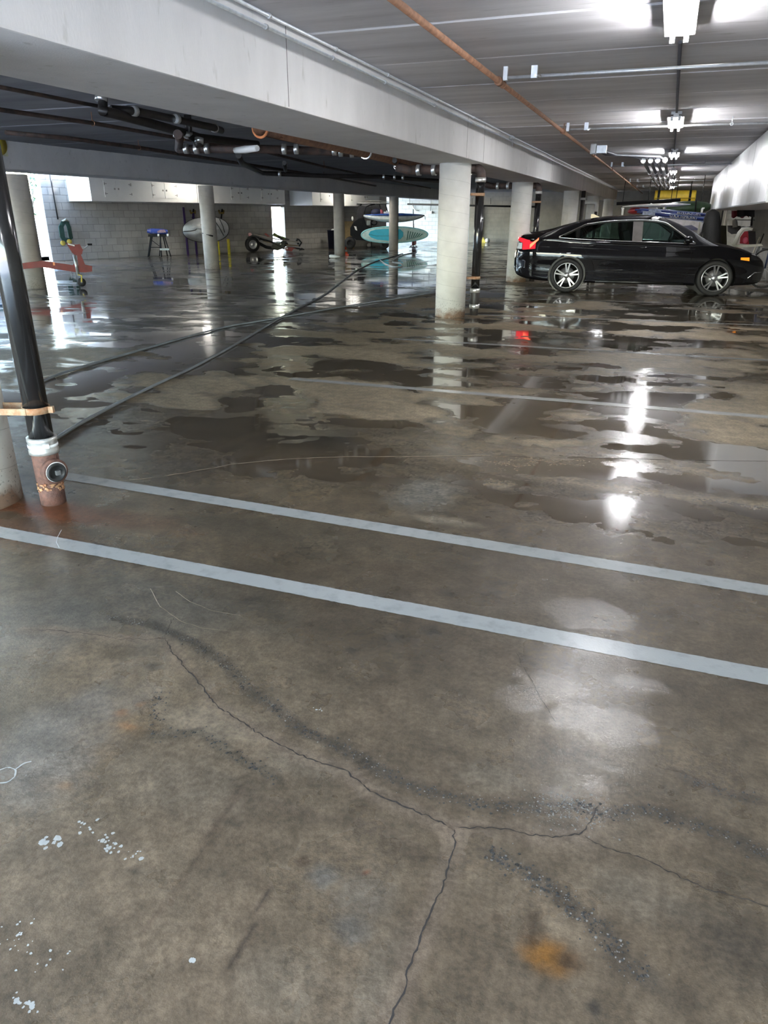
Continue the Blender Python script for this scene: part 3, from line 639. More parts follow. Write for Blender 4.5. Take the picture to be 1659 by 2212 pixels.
o = MB().tube([P, Q], .02, 8).build('towel_rail', mat('blue_plastic', (.03, .06, .25), .4)); centre_of(o); tag(o, 'blue bar along the upper front of the middle white cabinet', 'bar')
t3 = tF(675); t4 = tF(735); t5 = tF(800, 452)
cabinet(wp(t3, 0), WD, WN, t4 - t3, CD, zb1 - .02, 2.5, [(.5, 1.1, zb1 + .12, 2.36, -1)], 'white wall cabinet just right of the narrow bright opening', 'white storage cabinets on the left wall', M_cab)
cabinet(wp(t4 + .02, 0), WD, WN, min(t5, 12.6) - t4, CD, zb1 - .02, 2.5, [(.7, 1.7, zb1 + .12, 2.36, -1), (1.72, 2.7, zb1 + .12, 2.36, 1)], 'white wall cabinet behind the roof of the golf cart', 'white storage cabinets on the left wall', M_cab)
# right-hand row above the bonnets
XF = 1.11; zbr = 1.56
ys_ = [11.0, 13.69, 16.9, 20.1, 23.3, 26.6]
names = ['white glossy wall cabinet at the right edge, nearest of the row over the car', 'white glossy wall cabinet over the bonnet of the black car', 'white glossy wall cabinet third from the near end of the right-hand row', 'white glossy wall cabinet fourth from the near end of the right-hand row', 'white glossy wall cabinet at the far end of the right-hand row']
for a, b, lab in zip(ys_[:-1], ys_[1:], names):
    L_ = b - a - .015
    cabinet(Vector((XR - .012, b - .0075, 0)), Vector((0, -1, 0)), Vector((-1, 0, 0)), L_, XR - .012 - XF, zbr, ZC - .03, [(.01, L_ / 3 - .005, zbr + .015, ZC - .06, -1), (L_ / 3 + .005, L_ * 2 / 3 - .005, zbr + .015, ZC - .06, 1), (L_ * 2 / 3 + .005, L_ - .01, zbr + .015, ZC - .06, -1)], lab, 'white storage cabinets on the right wall', M_cabG, fittings=False)

# ================================================================= PIPES
def gp(pts): return [G(x, y, z) for x, y, z in pts]
def pipe_thing(name, pts, r, M, label, cat='pipe', grp=None, bands=(), bandM=None, n=12, hang=(), hangM=None):
    pts = [Vector(p) for p in pts]; base = min(pts, key=lambda p: p.z); t = thing(name, base, label, cat, grp)
    MB().tube(pts, r, n).build('pipe_run', M, t)
    for bnd in bands:                       # (point, direction[, radius factor, length])
        p, d = Vector(bnd[0]), Vector(bnd[1]).normalized(); k = bnd[2] if len(bnd) > 2 else 1.22; ln = bnd[3] if len(bnd) > 3 else .055
        MB().tube([p - d * ln / 2, p + d * ln / 2], r * k, 14).build('coupling', bandM or M_band, t)
    for p in hang:
        p = Vector(p); MB().cyl(p, (p.x, p.y, ZC - .001), .006, 6).tube([p + Vector((math.cos(a) * r * 1.25, 0, math.sin(a) * r * 1.25)) for a in [2 * PI * i / 12 for i in range(12)]], .005, 5, closed=True).build('hanger', hangM or M_rust, t)
    return t
def along(P, d, s): return P + d * s
# sprinkler main over the right bay
zs = 2.44; XS = -1.52
pipe_thing('sprinkler_pipe', [(XS, -3, zs), (XS, 41.3, zs)], .021, M_rust, 'long rusty red sprinkler pipe under the ceiling, running over the parked car', 'pipe', None,
           bands=[((XS, y, zs), (0, 1, 0), 1.6, .07) for y in (6.82, 10.9, 15.2, 19.8, 24.4)], bandM=M_rust, hang=[(XS, y, zs) for y in (7.0, 11.0, 15.3, 20, 25, 30)])
for y, lab in ((6.8, 'nearest grey branch pipe crossing under the ceiling planks'), (10.93, 'second grey branch pipe crossing the ceiling, just before the second lamp'), (19.0, 'third grey branch pipe crossing the ceiling near the four white conduit ends'), (27.5, 'fourth grey branch pipe crossing the ceiling, far down the bay'), (33.0, 'farthest grey branch pipe crossing the ceiling before the yellow roll')):
    t = pipe_thing('branch_pipe', [(XS + .04, y, zs + .02), (XF - .02, y + .02, zs + .02)], .0135, M_galv, lab, 'pipe', 'galvanised branch pipes across the ceiling', n=8, hang=[(0.55, y, zs + .02)], hangM=M_galv)
    MB().box((XS + .06, y, zs + .05), (.035, .035, .10)).build('bracket', M_galv, t); MB().box((XS + .30, y, zs + .05), (.05, .04, .09)).build('bracket', M_galv, t)
    MB().cyl((XS + .35, y, zs + .02), (XS + .35, y - .22, zs - .01), .010, 6).build('sprinkler_drop', M_galv, t)
# conduits along the foot of the ceiling beside the beam
for dx, dz, lab in ((0.045, -.03, 'upper thin grey conduit running along the top of the long beam'), (.02, -.085, 'lower thin grey conduit clipped to the face of the long beam')):
    x = -2.52 + dx; z = ZC + dz
    pipe_thing('conduit', [(x, -3, z), (x, 37, z)], .0105, M_galv, lab, 'conduit', 'thin conduits along the long beam', n=8, bands=[((x, y, z), (0, 1, 0), 1.5, .025) for y in (4.6, 5.6, 6.7, 8.2, 9.8, 12.4, 14)], bandM=M_galv)
P = PX(1104, 295, -2.50); t = thing('junction_box', P, 'small round grey junction box on the beam with a dangling cable loop', 'junction box')
MB().lathe([(.001, -.02), (.055, -.02), (.055, .03), (.001, .03)], P, 'X', 16).build('box', M_galv, t)
MB().tube([P + Vector((.03, -.05 + .1 * i / 8, -.05 - .10 * math.sin(PI * i / 8))) for i in range(9)], .006, 6).build('cable', M_galv, t)
# dark painted conduit joining the lamps
pipe_thing('conduit', [(XL := -0.11, 6.25, ZC - .02), (-0.11, 37, ZC - .02)], .013, mat('dark_conduit', (.06, .055, .06), .6), 'dark conduit joining the lamps along the middle of the ceiling', 'conduit', n=8)
# four conduits with white ends
M_wh = mat('white_plastic', (.78, .78, .76), .35, var=.03)
for i, lab in enumerate(('leftmost of the four ribbed conduits ending in white couplings', 'second from left of the four conduits ending in white couplings', 'third from left of the four conduits ending in white couplings', 'rightmost of the four conduits ending in white couplings, beside the third lamp')):
    p = G(1390 + i * 15.5, 348 - i * .5, 2.42); q = Vector((p.x + .1, 40, 2.42))
    t = pipe_thing('conduit', [p, (p.x + .05, 36, 2.42)], .035, mat('grey_conduit', (.16, .15, .15), .5), lab, 'conduit', 'four conduits with white ends by the third lamp', n=8, bands=[((p.x + .005, y, 2.42), (0, 1, 0), 1.35, .16) for y in (21.5, 23.5, 26, 28.5, 31)], bandM=M_wh)
    MB().tube([p + Vector((0, -.15, 0)), p + Vector((0, .15, 0))], .05, 10).build('coupling', M_wh, t)
    MB().tube([p, p + Vector((-.10, -.30, .05)), p + Vector((-.5 - .2 * i, -.7, .08)), G(1292, 322 + 1.5 * i, 2.50)], .02, 8).build('feed', mat('grey_conduit2', (.13, .13, .15), .5), t)
P = G(1282, 322, 2.46); t = thing('junction_box', P, 'white and grey junction box hanging beside the rusty sprinkler pipe', 'junction box')
MB().box(P + Vector((0, 0, 0)), (.10, .12, .16), bev=.015).build('box', M_wh, t); MB().box(P + Vector((.14, 0, -.01)), (.16, .14, .12)).build('cover', M_galv, t)

# drain pipes of the middle bay (dark iron with steel bands)
def gpath(l, z): return [G(x, y, z) for x, y in l]
def band_on(l, z, dirpx): 
    out = []
    for x, y in l:
        P = G(x, y, z); Q = G(x + dirpx[0], y + dirpx[1], z); out.append((P, Q - P))
    return out
pipe_thing('drain_pipe', [G(222, 212, 2.53), G(222, 240, 2.36)] + gpath([(245, 245), (400, 287), (430, 297), (556, 312)], 2.36), .05, M_cast, 'long black drain pipe with a raised elbow at its left end', 'pipe', 'drain pipes of the middle bay', bands=[((G(218, 213, 2.5)), (0, .3, 1), 1.2, .05)] + band_on([(405, 289)], 2.36, (10, 2)))
pipe_thing('drain_pipe', gpath([(240, 236), (290, 240), (380, 258), (462, 276), (478, 282)], 2.42), .042, M_cast, 'upper short black drain pipe with three steel bands', 'pipe', 'drain pipes of the middle bay', bands=band_on([(290, 240), (381, 257), (463, 277)], 2.42, (10, 2)))
pipe_thing('drain_pipe', [G(405, 250, 2.53), G(408, 292, 2.34), G(420, 300, 2.28), G(430, 315, 2.2)], .045, M_cast, 'black drain pipe dropping through the middle of the bundle', 'pipe', 'drain pipes of the middle bay', bands=[(G(406, 292, 2.33), (0, .2, 1)), (G(430, 303, 2.26), (0, .2, 1))])
pipe_thing('drain_pipe', gpath([(384, 322), (430, 322), (560, 322), (700, 327), (790, 332), (860, 346)], 2.2), .052, M_darkrust, 'lower brown drain pipe with many steel bands and a white wrap', 'pipe', 'drain pipes of the middle bay', bands=band_on([(402, 321), (424, 321), (447, 321), (614, 322), (640, 322), (722, 325), (736, 328), (760, 330), (790, 331)], 2.2, (10, 0)))
pipe_thing('drain_pipe', gpath([(385, 322), (388, 300), (384, 290)], 2.24), .05, M_darkrust, 'stub of brown drain pipe rising from the lower pipe end', 'pipe', 'drain pipes of the middle bay', bands=[(G(385, 292, 2.3), (0, .2, 1))])
o = MB().tube(gpath([(508, 325), (530, 323), (556, 320)], 2.15), [.035, .045, .035], 8).build('pipe_wrap', M_wh); centre_of(o); tag(o, 'white wrap hanging on the lower brown drain pipe', 'pipe wrap')
pipe_thing('drain_pipe', [G(555, 268, 2.5)] + gpath([(560, 276), (660, 300), (760, 322), (830, 340), (870, 352), (906, 357)], 2.12), .062, M_rust, 'thick rusty drain pipe hugging the back edge of the long beam', 'pipe', 'drain pipes of the middle bay', bands=band_on([(790, 330), (860, 350)], 2.12, (10, 3)) )
MB().tube([G(562, 277, 2.12) + Vector((.075 * math.cos(a), 0, .075 * math.sin(a))) for a in [2 * PI * i / 16 for i in range(16)]], .012, 6, closed=True).build('orange_ring', mat('orange_rust', (.45, .16, .06), .7), ROOTS[-1])
pipe_thing('drain_pipe', gpath([(515, 335), (522, 352), (566, 374), (700, 380), (830, 382), (960, 392)], 2.3), .05, M_cast, 'thin black drain pipe in front of the grey beam', 'pipe', 'drain pipes of the middle bay', bands=band_on([(577, 375), (604, 375), (829, 382), (852, 382), (870, 383)], 2.3, (10, 0)))
pipe_thing('drain_pipe', gpath([(614, 352), (616, 366), (618, 376)], 2.38), .045, M_cast, 'short black stub rising from the thin drain pipe', 'pipe', 'drain pipes of the middle bay', bands=[(G(615, 355, 2.4), (0, .2, 1))])
pipe_thing('drain_pipe', gpath([(852, 346), (856, 360), (900, 366), (935, 372)], 2.1), .035, M_cast, 'short dark pipe with two steel bands behind the beam corner', 'pipe', 'drain pipes of the middle bay', bands=band_on([(857, 360), (871, 362)], 2.1, (10, 2)))
for l, lab, r in (([(-60, 225), (0, 237), (200, 266), (395, 300), (560, 325), (700, 360), (930, 407)], 'rusty sprinkler line crossing below the black pipes', .024), ([(-60, 180), (0, 188), (210, 229)], 'thin dark line ending at the raised black elbow', .018),
                  ([(12, 286), (150, 299), (300, 319), (520, 353), (700, 381), (940, 425)], 'dark sprinkler line along the face of the grey beam', .03)):
    pts = gpath(l, 2.42); pipe_thing('sprinkler_pipe', pts, r, M_darkrust, lab, 'pipe', 'sprinkler lines of the middle bay', n=8, hang=pts[2:-1])

# risers
def riser(base, zt, r, M, label, grp='vertical drain pipes beside columns'): 
    t = thing('drain_riser', base, label, 'pipe', grp); return t
def ring(mb, c, r, h, n=24): mb.lathe([(r * .9, -h / 2), (r, -h / 2), (r, h / 2), (r * .9, h / 2)], c, n=n); return mb
# near riser
B = Vector((-2.835, 2.635, 0)); t = riser(B, 2, .057, M_abs, 'glossy black drain pipe in the left foreground, on a rusty cleanout fitting')
Z = lambda z: Vector((B.x, B.y, z))
MB().cyl(Z(.30), Z(ZBM + .004), .0585, 32).build('pipe_run', M_abs, t)
mb = MB(); mb.lathe([(.059, .275), (.072, .275), (.072, .295), (.069, .30), (.069, .335), (.072, .34), (.072, .36), (.059, .36)], Z(0), n=36)
bd = mb.build('coupling_band', M_band, t)
dirn = (Vector((0, 0, 0)) - Vector((B.x, B.y, 0))).normalized(); side = Vector((-dirn.y, dirn.x, 0))
MB().box(Z(.325) + dirn * .074 - side * -.012, (.03, .014, .022), R=Matrix((side, dirn, Vector((0, 0, 1)))).transposed().to_3x3()).build('clamp_screw', M_galv, bd)
o = MB().lathe([(.0715, .310), (.0722, .310), (.0722, .325), (.0715, .325)], Z(0), n=36).build('label_strip', mat('white_label', (.85, .87, .9), .4), bd)
MB().lathe([(.05, .0), (.062, .0), (.062, .085), (.058, .09), (.058, .12), (.064, .13), (.064, .27), (.058, .278), (.05, .278)], Z(0), n=32).build('cleanout_body', mat('rusty_casting', (.14, .062, .042), .8, 0, scale=25, col2=(.06, .028, .02), bump=.5, bscale=70), t)
# lead and rust collar
mb = MB()
for i in range(60):
    a = 2 * PI * i / 60 + random.uniform(-.1, .1); h = .10 + random.uniform(-.022, .022)
    mb.box(Z(h) + Vector((math.cos(a), math.sin(a), 0)) * .061, (random.uniform(.006, .02), random.uniform(.004, .009), random.uniform(.005, .014)), R=Matrix.Rotation(a + 1.57, 3, 'Z') @ Matrix.Rotation(random.uniform(-.5, .5), 3, 'Y'))
o = mb.build('rust_scale', mat('flaking_rust', (.40, .24, .12), .8, 0, scale=40, col2=(.20, .07, .03), bump=.5), t); o['kind'] = 'stuff'
pd = (dirn * .82 + side * .57).normalized()      # cleanout branch faces the viewer, a little to the right
pd = (Vector((0.10, 0, 0)) + dirn * 1.0 + CR * .55); pd.z = 0; pd.normalize(); ps = Vector((-pd.y, pd.x, 0))
Rb = Matrix((ps, Vector((0, 0, 1)), pd)).transposed().to_3x3()
MB().lathe([(.055, .0), (.057, .05), (.064, .06), (.065, .088), (.060, .095), (.048, .095), (.001, .093)], Z(.19), n=32, R=Rb).build('branch', MATS['rusty_casting'], t)
pg = MB().lathe([(.052, .093), (.0525, .097), (.001, .0975)], Z(.19), n=32, R=Rb).build('white_seal', M_wh, t)
pl = MB().lathe([(.001, .098), (.049, .098), (.049, .108), (.046, .112), (.036, .112), (.034, .106), (.001, .106)], Z(.19) + ps * -.003, n=32, R=Rb).build('plug', mat('matt_black_plug', (.012, .012, .012), .55), t)
MB().box(Z(.19) + pd * .113, (.024, .024, .018), R=Rb, bev=.003).build('square_nut', mat('grey_plastic', (.12, .12, .12), .35), pl)
mb = MB(); cs = Z(.50); cd = (Vector((C_NEAR.x, C_NEAR.y, 0)) - Vector((B.x, B.y, 0))).normalized(); cn = Vector((-cd.y, cd.x, 0)); 
Rc = Matrix((cd, cn, Vector((0, 0, 1)))).transposed().to_3x3()
MB().lathe([(.060, -.016), (.066, -.016), (.066, .016), (.060, .016)], cs, n=32).box(cs + cd * .12 + cn * .062, (.20, .007, .032), R=Rc).box(cs + cd * .12 - cn * .062, (.20, .007, .032), R=Rc).box(cs - cd * .074, (.03, .02, .032), R=Rc).build('clamp', mat('rusty_clamp', (.38, .27, .17), .7, 0, scale=30, col2=(.28, .12, .05), bump=.3), t)
# risers at the second and third column of the right-hand row
def col_riser(Cc, base, ztops, label, zel=1.98, clampz=(.54, 1.67), bandz=(.13, .36, 1.86), elbow=True, r=.062):
    B = base; t = riser(B, 2, r, M_abs, label)
    Z = lambda z: Vector((B.x, B.y, z))
    MB().cyl(Z(.36), Z(1.87), r, 20).build('pipe_run', M_abs, t)
    MB().lathe([(r * .8, 0), (r, 0), (r, .12), (r * .92, .13), (r * 1.1, .17), (r * 1.1, .33), (r * .95, .36)], Z(0), n=20).build('cast_foot', M_cast, t)
    for z in bandz: ring(MB(), Z(z), r * 1.22, .06).build('coupling', M_band, t)
    for z in clampz:
        d = (Vector((Cc.x, Cc.y, 0)) - Vector((B.x, B.y, 0))).normalized(); n_ = Vector((-d.y, d.x, 0)); Rr = Matrix((d, n_, Vector((0, 0, 1)))).transposed().to_3x3()
        MB().lathe([(r, -.02), (r * 1.12, -.02), (r * 1.12, .02), (r, .02)], Z(z), n=20).box(Z(z) + d * .09, (.14, r * 2.1, .03), R=Rr).build('clamp', MATS['rusty_clamp'], t)
    # elbow and the horizontal run under the beam
    pts = [Z(1.87), Z(1.93)] + [Z(1.93) + Vector((-.07 * (1 - math.cos(a)), 0, .07 * math.sin(a))) for a in (.4, .8, 1.2, 1.57)]
    MB().tube(pts, r * 1.08, 18).build('elbow', M_darkrust, t)
    e = pts[-1]; x1 = e.x - .95
    MB().tube([e, (x1, e.y - .0, e.z)], r, 18).build('cross_pipe', M_darkrust, t)
    for s in (.10, .30, .62, .85): MB().tube([(e.x - s - .03, e.y, e.z), (e.x - s + .03, e.y, e.z)], r * 1.22, 16).build('coupling', M_band, t)
    MB().tube([(e.x - .85, e.y, e.z), (e.x - 1.0, e.y, e.z), (e.x - 1.15, e.y - .12, e.z + .04)], r, 16).build('wye', M_darkrust, t)
    return t
col_riser(C3, Vector((-2.60, 10.86, 0)), 0, 'black drain pipe with rusty clamps at the mid-floor column')
col_riser(C4, Vector((-2.80, 17.2, 0)), 0, 'black drain pipe beside the column behind the car tail')
t = riser(Vector((-2.50, 23.4, 0)), 0, .05, M_cast, 'dark drain pipe beside the column seen over the rear window of the car'); MB().cyl((-2.50, 23.4, 0), (-2.50, 23.4, ZBM + .004), .06, 14).build('pipe_run', M_cast, t); ring(MB(), Vector((-2.5, 23.4, 1.85)), .075, .06).build('coupling', M_band, t)
P1 = PY(1262, 437, 27.8); P2 = PY(1287, 437, 27.8); P3 = Vector((P2.x + .04, 27.8, 0))
t = thing('bent_pipe', (P3.x, 27.8, 0), 'thick white pipe bending down beside a far column', 'pipe')
MB().tube([P1, P2 - Vector((.05, 0, 0)), P2 + Vector((.02, 0, -.03)), P2 + Vector((.04, 0, -.10)), P2 + Vector((.04, 0, -.3))], .065, 12).build('pipe_run', M_wh, t); MB().cyl(P2 + Vector((.04, 0, -.3)), P3, .05, 12).build('riser', M_cast, t)
# small sign at the left edge under the ceiling
P = G(8, 312, 2.28); t = thing('wall_sign', P, 'small pale sign with yellow shapes, cut by the left edge, on the grey beam', 'sign'); 
sx = XB2 + .012; a = PX(-14, 285, sx); b = PX(17, 338, sx)
t.location = (sx, a.y, b.z); t['_o'] = (sx, a.y, b.z)
MB().box((sx, (a.y + b.y) / 2, (a.z + b.z) / 2), (.02, abs(b.y - a.y), abs(a.z - b.z))).build('board', mat('sign_board', (.55, .55, .38), .5), t)
cc = PX(-2, 312, sx + .012); MB().lathe([(.001, .0), (.16, .0), (.16, .004), (.001, .004)], cc, 'X', 24).build('round_mark', mat('yellow_print', (.70, .55, .08), .5), t)

# hoses on the floor
M_hose = mat('grey_hose', (.17, .19, .20), .4, var=.15)
def spline(pts, n=8):
    out = []; P = [pts[0]] + list(pts) + [pts[-1]]
    for i in range(1, len(P) - 2):
        for j in range(n):
            t = j / n; a, b, c_, d = P[i - 1], P[i], P[i + 1], P[i + 2]
            out.append(.5 * ((2 * b) + (c_ - a) * t + (2 * a - 5 * b + 4 * c_ - d) * t * t + (3 * b - a - 3 * c_ + d) * t ** 3))
    return out + [P[-2]]
def hose(px, r, label, M=M_hose):
    o = MB().tube([p + Vector((0, 0, r + .0005)) for p in spline([G(x, y) for x, y in px])], r, 8).build('hose', M); centre_of(o); tag(o, label, 'hose', 'hoses lying across the wet floor'); return o
hose([(105, 962), (180, 915), (260, 872), (350, 828), (430, 790), (520, 740), (600, 692), (650, 665), (700, 638), (745, 604), (775, 583), (810, 566), (845, 556), (870, 548)], .013, 'long grey hose running from the near pipe straight to the far paddle board')
hose([(60, 842), (120, 815), (200, 789), (300, 760), (430, 723), (500, 706), (560, 696), (640, 682), (720, 668), (800, 655), (880, 643), (940, 633)], .013, 'curved grey hose crossing the floor behind the longer straight hose')
hose([(820, 562), (833, 571), (850, 577), (868, 576), (866, 569), (848, 566), (858, 556), (880, 549), (900, 545)], .014, 'pale hose loop on the wet floor before the paddle board', mat('pale_hose', (.45, .5, .55), .3))

# ================================================================= THE CAR
def interp(tab):
    xs_ = np.array([a for a, b in tab]); ys_ = np.array([b for a, b in tab]); h = np.diff(xs_); dl = np.diff(ys_) / h
    mm = np.zeros(len(xs_)); mm[1:-1] = [0 if dl[i] * dl[i + 1] <= 0 else 2 / (1 / dl[i] + 1 / dl[i + 1]) for i in range(len(dl) - 1)]; mm[0], mm[-1] = dl[0], dl[-1]
    def f(x):
        x = min(max(x, xs_[0]), xs_[-1]); i = min(int(np.searchsorted(xs_, x, 'right')) - 1, len(h) - 1); i = max(i, 0); t = (x - xs_[i]) / h[i]
        return float((2 * t ** 3 - 3 * t * t + 1) * ys_[i] + (t ** 3 - 2 * t * t + t) * h[i] * mm[i] + (-2 * t ** 3 + 3 * t * t) * ys_[i + 1] + (t ** 3 - t * t) * h[i] * mm[i + 1])
    return f
z_bot = interp([(-2.39, .42), (-2.33, .31), (-2.1, .235), (-1.7, .20), (-1, .185), (1, .175), (1.7, .19), (2.05, .21), (2.2, .25), (2.27, .36)])
z_belt = interp([(-2.39, .70), (-2.34, .86), (-2.26, .965), (-2.1, 1.0), (-1.7, 1.0), (-1.2, .975), (-.4, .945), (.4, .925), (.9, .91), (1.3, .885), (1.7, .81), (2.0, .715), (2.15, .645), (2.24, .56), (2.27, .50)])
z_top = interp([(-2.39, .74), (-2.34, .92), (-2.28, 1.045), (-2.2, 1.075), (-2.0, 1.10), (-1.75, 1.15), (-1.4, 1.25), (-1.0, 1.345), (-.5, 1.402), (-.05, 1.416), (.25, 1.395), (.55, 1.31), (.85, 1.18), (1.1, 1.045), (1.25, .965), (1.4, .93), (1.7, .87), (2.0, .775), (2.15, .69), (2.24, .585), (2.27, .52)])
y_rail = interp([(-2.39, .50), (-2.3, .60), (-2.1, .64), (-1.7, .60), (-1.2, .56), (-.5, .56), (0, .57), (.4, .59), (.8, .65), (1.1, .71), (1.3, .725), (1.8, .66), (2.1, .56), (2.2, .48), (2.27, .36)])
d_rail = interp([(-2.39, .02), (-2.1, .03), (-1.7, .045), (-1, .06), (0, .062), (.5, .06), (1.0, .06), (1.25, .035), (1.8, .03), (2.27, .02)])
y_belt = interp([(-2.39, .58), (-2.34, .67), (-2.25, .75), (-2.0, .81), (-1.4, .845), (0, .83), (.9, .835), (1.35, .825), (1.8, .78), (2.05, .70), (2.18, .58), (2.24, .48), (2.27, .40)])
y_max = interp([(-2.39, .62), (-2.34, .73), (-2.25, .81), (-2.0, .875), (-1.4, .90), (-.6, .885), (0, .88), (.8, .885), (1.35, .90), (1.8, .87), (2.05, .79), (2.18, .68), (2.24, .58), (2.27, .46)])
def sect(x):
    zb, zl, zt, yr, dr, yl, ym = z_bot(x), z_belt(x), z_top(x), y_rail(x), d_rail(x), y_belt(x), y_max(x)
    zr = zt - dr
    if zr < zl: zl = zr - .004
    def lz(f): return zb + (zl - zb) * f
    return [(0, zb), (ym - .12, zb), (ym - .035, lz(.13)), (ym - .022, lz(.36)), (ym, lz(.60)), (ym - .012, lz(.76)), (yl + .018, lz(.93)), (yl, zl), (yr, zr), (yr * .55, zt - dr * .22), (0, zt)]
def csp(P, s):
    n = len(P) - 1; i = min(int(s), n - 1); t = s - i
    a, b, c_, d = P[max(i - 1, 0)], P[i], P[i + 1], P[min(i + 2, n)]
    k = .5
    if i in (0, 7): return tuple(b[q] + (c_[q] - b[q]) * t + ((.012 * math.sin(PI * t)) if (i == 7 and q == 0) else 0) for q in (0, 1))
    return tuple(k * ((2 * b[q]) + (c_[q] - a[q]) * t + (2 * a[q] - 5 * b[q] + 4 * c_[q] - d[q]) * t * t + (3 * b[q] - a[q] - 3 * c_[q] + d[q]) * t ** 3) for q in (0, 1))
def sidept(x, z, off=0.0, sg=-1):           # point on the flank at height z
    P = sect(x); lo, hi = 1.2, 8.0
    for _ in range(22):
        m_ = (lo + hi) / 2
        if csp(P, m_)[1] < z: lo = m_
        else: hi = m_
    y, zz = csp(P, lo); y2, z2 = csp(P, min(lo + .03, 8)); y1, z1 = csp(P, lo - .03); ny, nz = (z2 - z1), -(y2 - y1); l = math.hypot(ny, nz) or 1
    return Vector((x, sg * (y + off * ny / l), z + off * nz / l))
def dlo_lo(x): return z_belt(x) + .012
def dlo_hi(x):
    h = z_top(x) - d_rail(x) - .035
    if x < -1.08: h = min(h, dlo_lo(x) + (z_top(-1.08) - d_rail(-1.08) - .035 - dlo_lo(-1.08)) * max(0, (x + 1.56)) / .48 * (1.0))
    if x > .40: h = min(h, dlo_lo(x) + (z_top(.40) - d_rail(.40) - .035 - dlo_lo(.40)) * max(0, (.92 - x)) / .52)
    return h
SS = []
for i in range(10):
    sub = {0: 2, 1: 3, 2: 3, 3: 4, 4: 4, 5: 4, 6: 3, 7: 12, 8: 6, 9: 6}[i]
    SS += [i + j / sub for j in range(sub)]
SS.append(10.0)
XS_ = sorted(set([round(v, 4) for v in list(np.arange(-2.30, 2.2, .04)) + [-2.39, -2.385, -2.37, -2.355, -2.34, -2.32, 2.21, 2.225, 2.24, 2.25, 2.26, 2.265, 2.27]]))
def cut(x, s, y, z):
    if 7 < s < 8 and dlo_lo(x) < z < dlo_hi(x) and -1.53 < x < .90: return True
    if s > 8.12 and .36 < x < 1.16: return True
    if s > 8.14 and -1.74 < x < -.92: return True
    return False
car_c = (G(1220, 632) + G(1538, 640)) / 2; dv = G(1538, 640) - G(1220, 632); yaw = math.atan2(dv.y, dv.x)
car = thing('car', (0, 0, 0), 'glossy black sedan parked side-on at the right, with a red tail lamp', 'car')
M_body = mat('black_car_paint', (.006, .006, .008), .22, var=.05, coat=1.0); M_body.node_tree.nodes['Principled BSDF'].inputs['Coat Roughness'].default_value = .02; M_body.node_tree.nodes['Principled BSDF'].inputs['Specular IOR Level'].default_value = 0
M_blackpl = mat('black_trim', (.01, .01, .01), .35); M_rubber = mat('tyre_rubber', (.016, .016, .017), .65, bump=.2)
M_rim = mat('dark_silver_alloy', (.38, .38, .39), .28, .85, var=.05); M_chrome = mat('chrome_strip', (.75, .75, .76), .15, .9, var=.02)
M_cg = glass_mat('tinted_glass', (.34, .46, .43), 1.55)
bmb = MB()
for sg in (-1, 1):
    vs = []; keep = []
    for x in XS_:
        P = sect(x)
        for s in SS: y, z = csp(P, s); vs.append((x, sg * y, z))
    ns = len(SS); fs = []
    for i in range(len(XS_) - 1):
        for j in range(ns - 1):
            sm = (SS[j] + SS[j + 1]) / 2; xm = (XS_[i] + XS_[i + 1]) / 2; y, z = csp(sect(xm), sm)
            if cut(xm, sm, y, z): continue
            fs.append((i * ns + j, (i + 1) * ns + j, (i + 1) * ns + j + 1, i * ns + j + 1))
    bmb.add(vs, fs, True)
    bmb.f.append(tuple(len(bmb.v) - len(vs) + j for j in range(ns))); bmb.f.append(tuple(len(bmb.v) - ns + j for j in range(ns))); bmb.smooth += [False, False]
body = bmb.build('body', M_body, car)
bm = bmesh.new(); bm.from_mesh(body.data); bmesh.ops.remove_doubles(bm, verts=bm.verts[:], dist=.0004); bmesh.ops.recalc_face_normals(bm, faces=bm.faces[:])
# wheel arches cut straight out of the mesh
dead = []
for f in bm.faces:
    c_ = f.calc_center_median()
    for ax in (-1.35, 1.35):
        if abs(c_.y) > .45 and math.hypot(c_.x - ax, c_.z - .315) < .345 and c_.z < .80: dead.append(f); break
bmesh.ops.delete(bm, geom=dead, context='FACES')
for v in bm.verts:                           # pull the ragged edge onto the arch circle
    if v.is_boundary and abs(v.co.y) > .45:
        for ax in (-1.35, 1.35):
            r = math.hypot(v.co.x - ax, v.co.z - .315)
            if .28 < r < .42 and v.co.z < .80 and v.co.z > .19: v.co.x = ax + (v.co.x - ax) * .36 / r; v.co.z = .315 + (v.co.z - .315) * .36 / r
bm.to_mesh(body.data); bm.free()
def cpatch(fn_lo, fn_hi, x0, x1, nx, nz, off, name, M, sgs=(-1, 1), par=None):
    out = None
    for sg in sgs:
        mb = MB(); mb.grid(lambda u, v: sidept(x0 + (x1 - x0) * u, fn_lo(x0 + (x1 - x0) * u) + (fn_hi(x0 + (x1 - x0) * u) - fn_lo(x0 + (x1 - x0) * u)) * v, off, sg), nx, nz)
        out = mb.build(name, M, par or car)
    return out
def cline(pts, r, name, M, sgs=(-1, 1), off=.001, par=None):
    for sg in sgs: MB().tube([sidept(x, z, off, sg) for x, z in pts], r, 6).build(name, M, par or car)
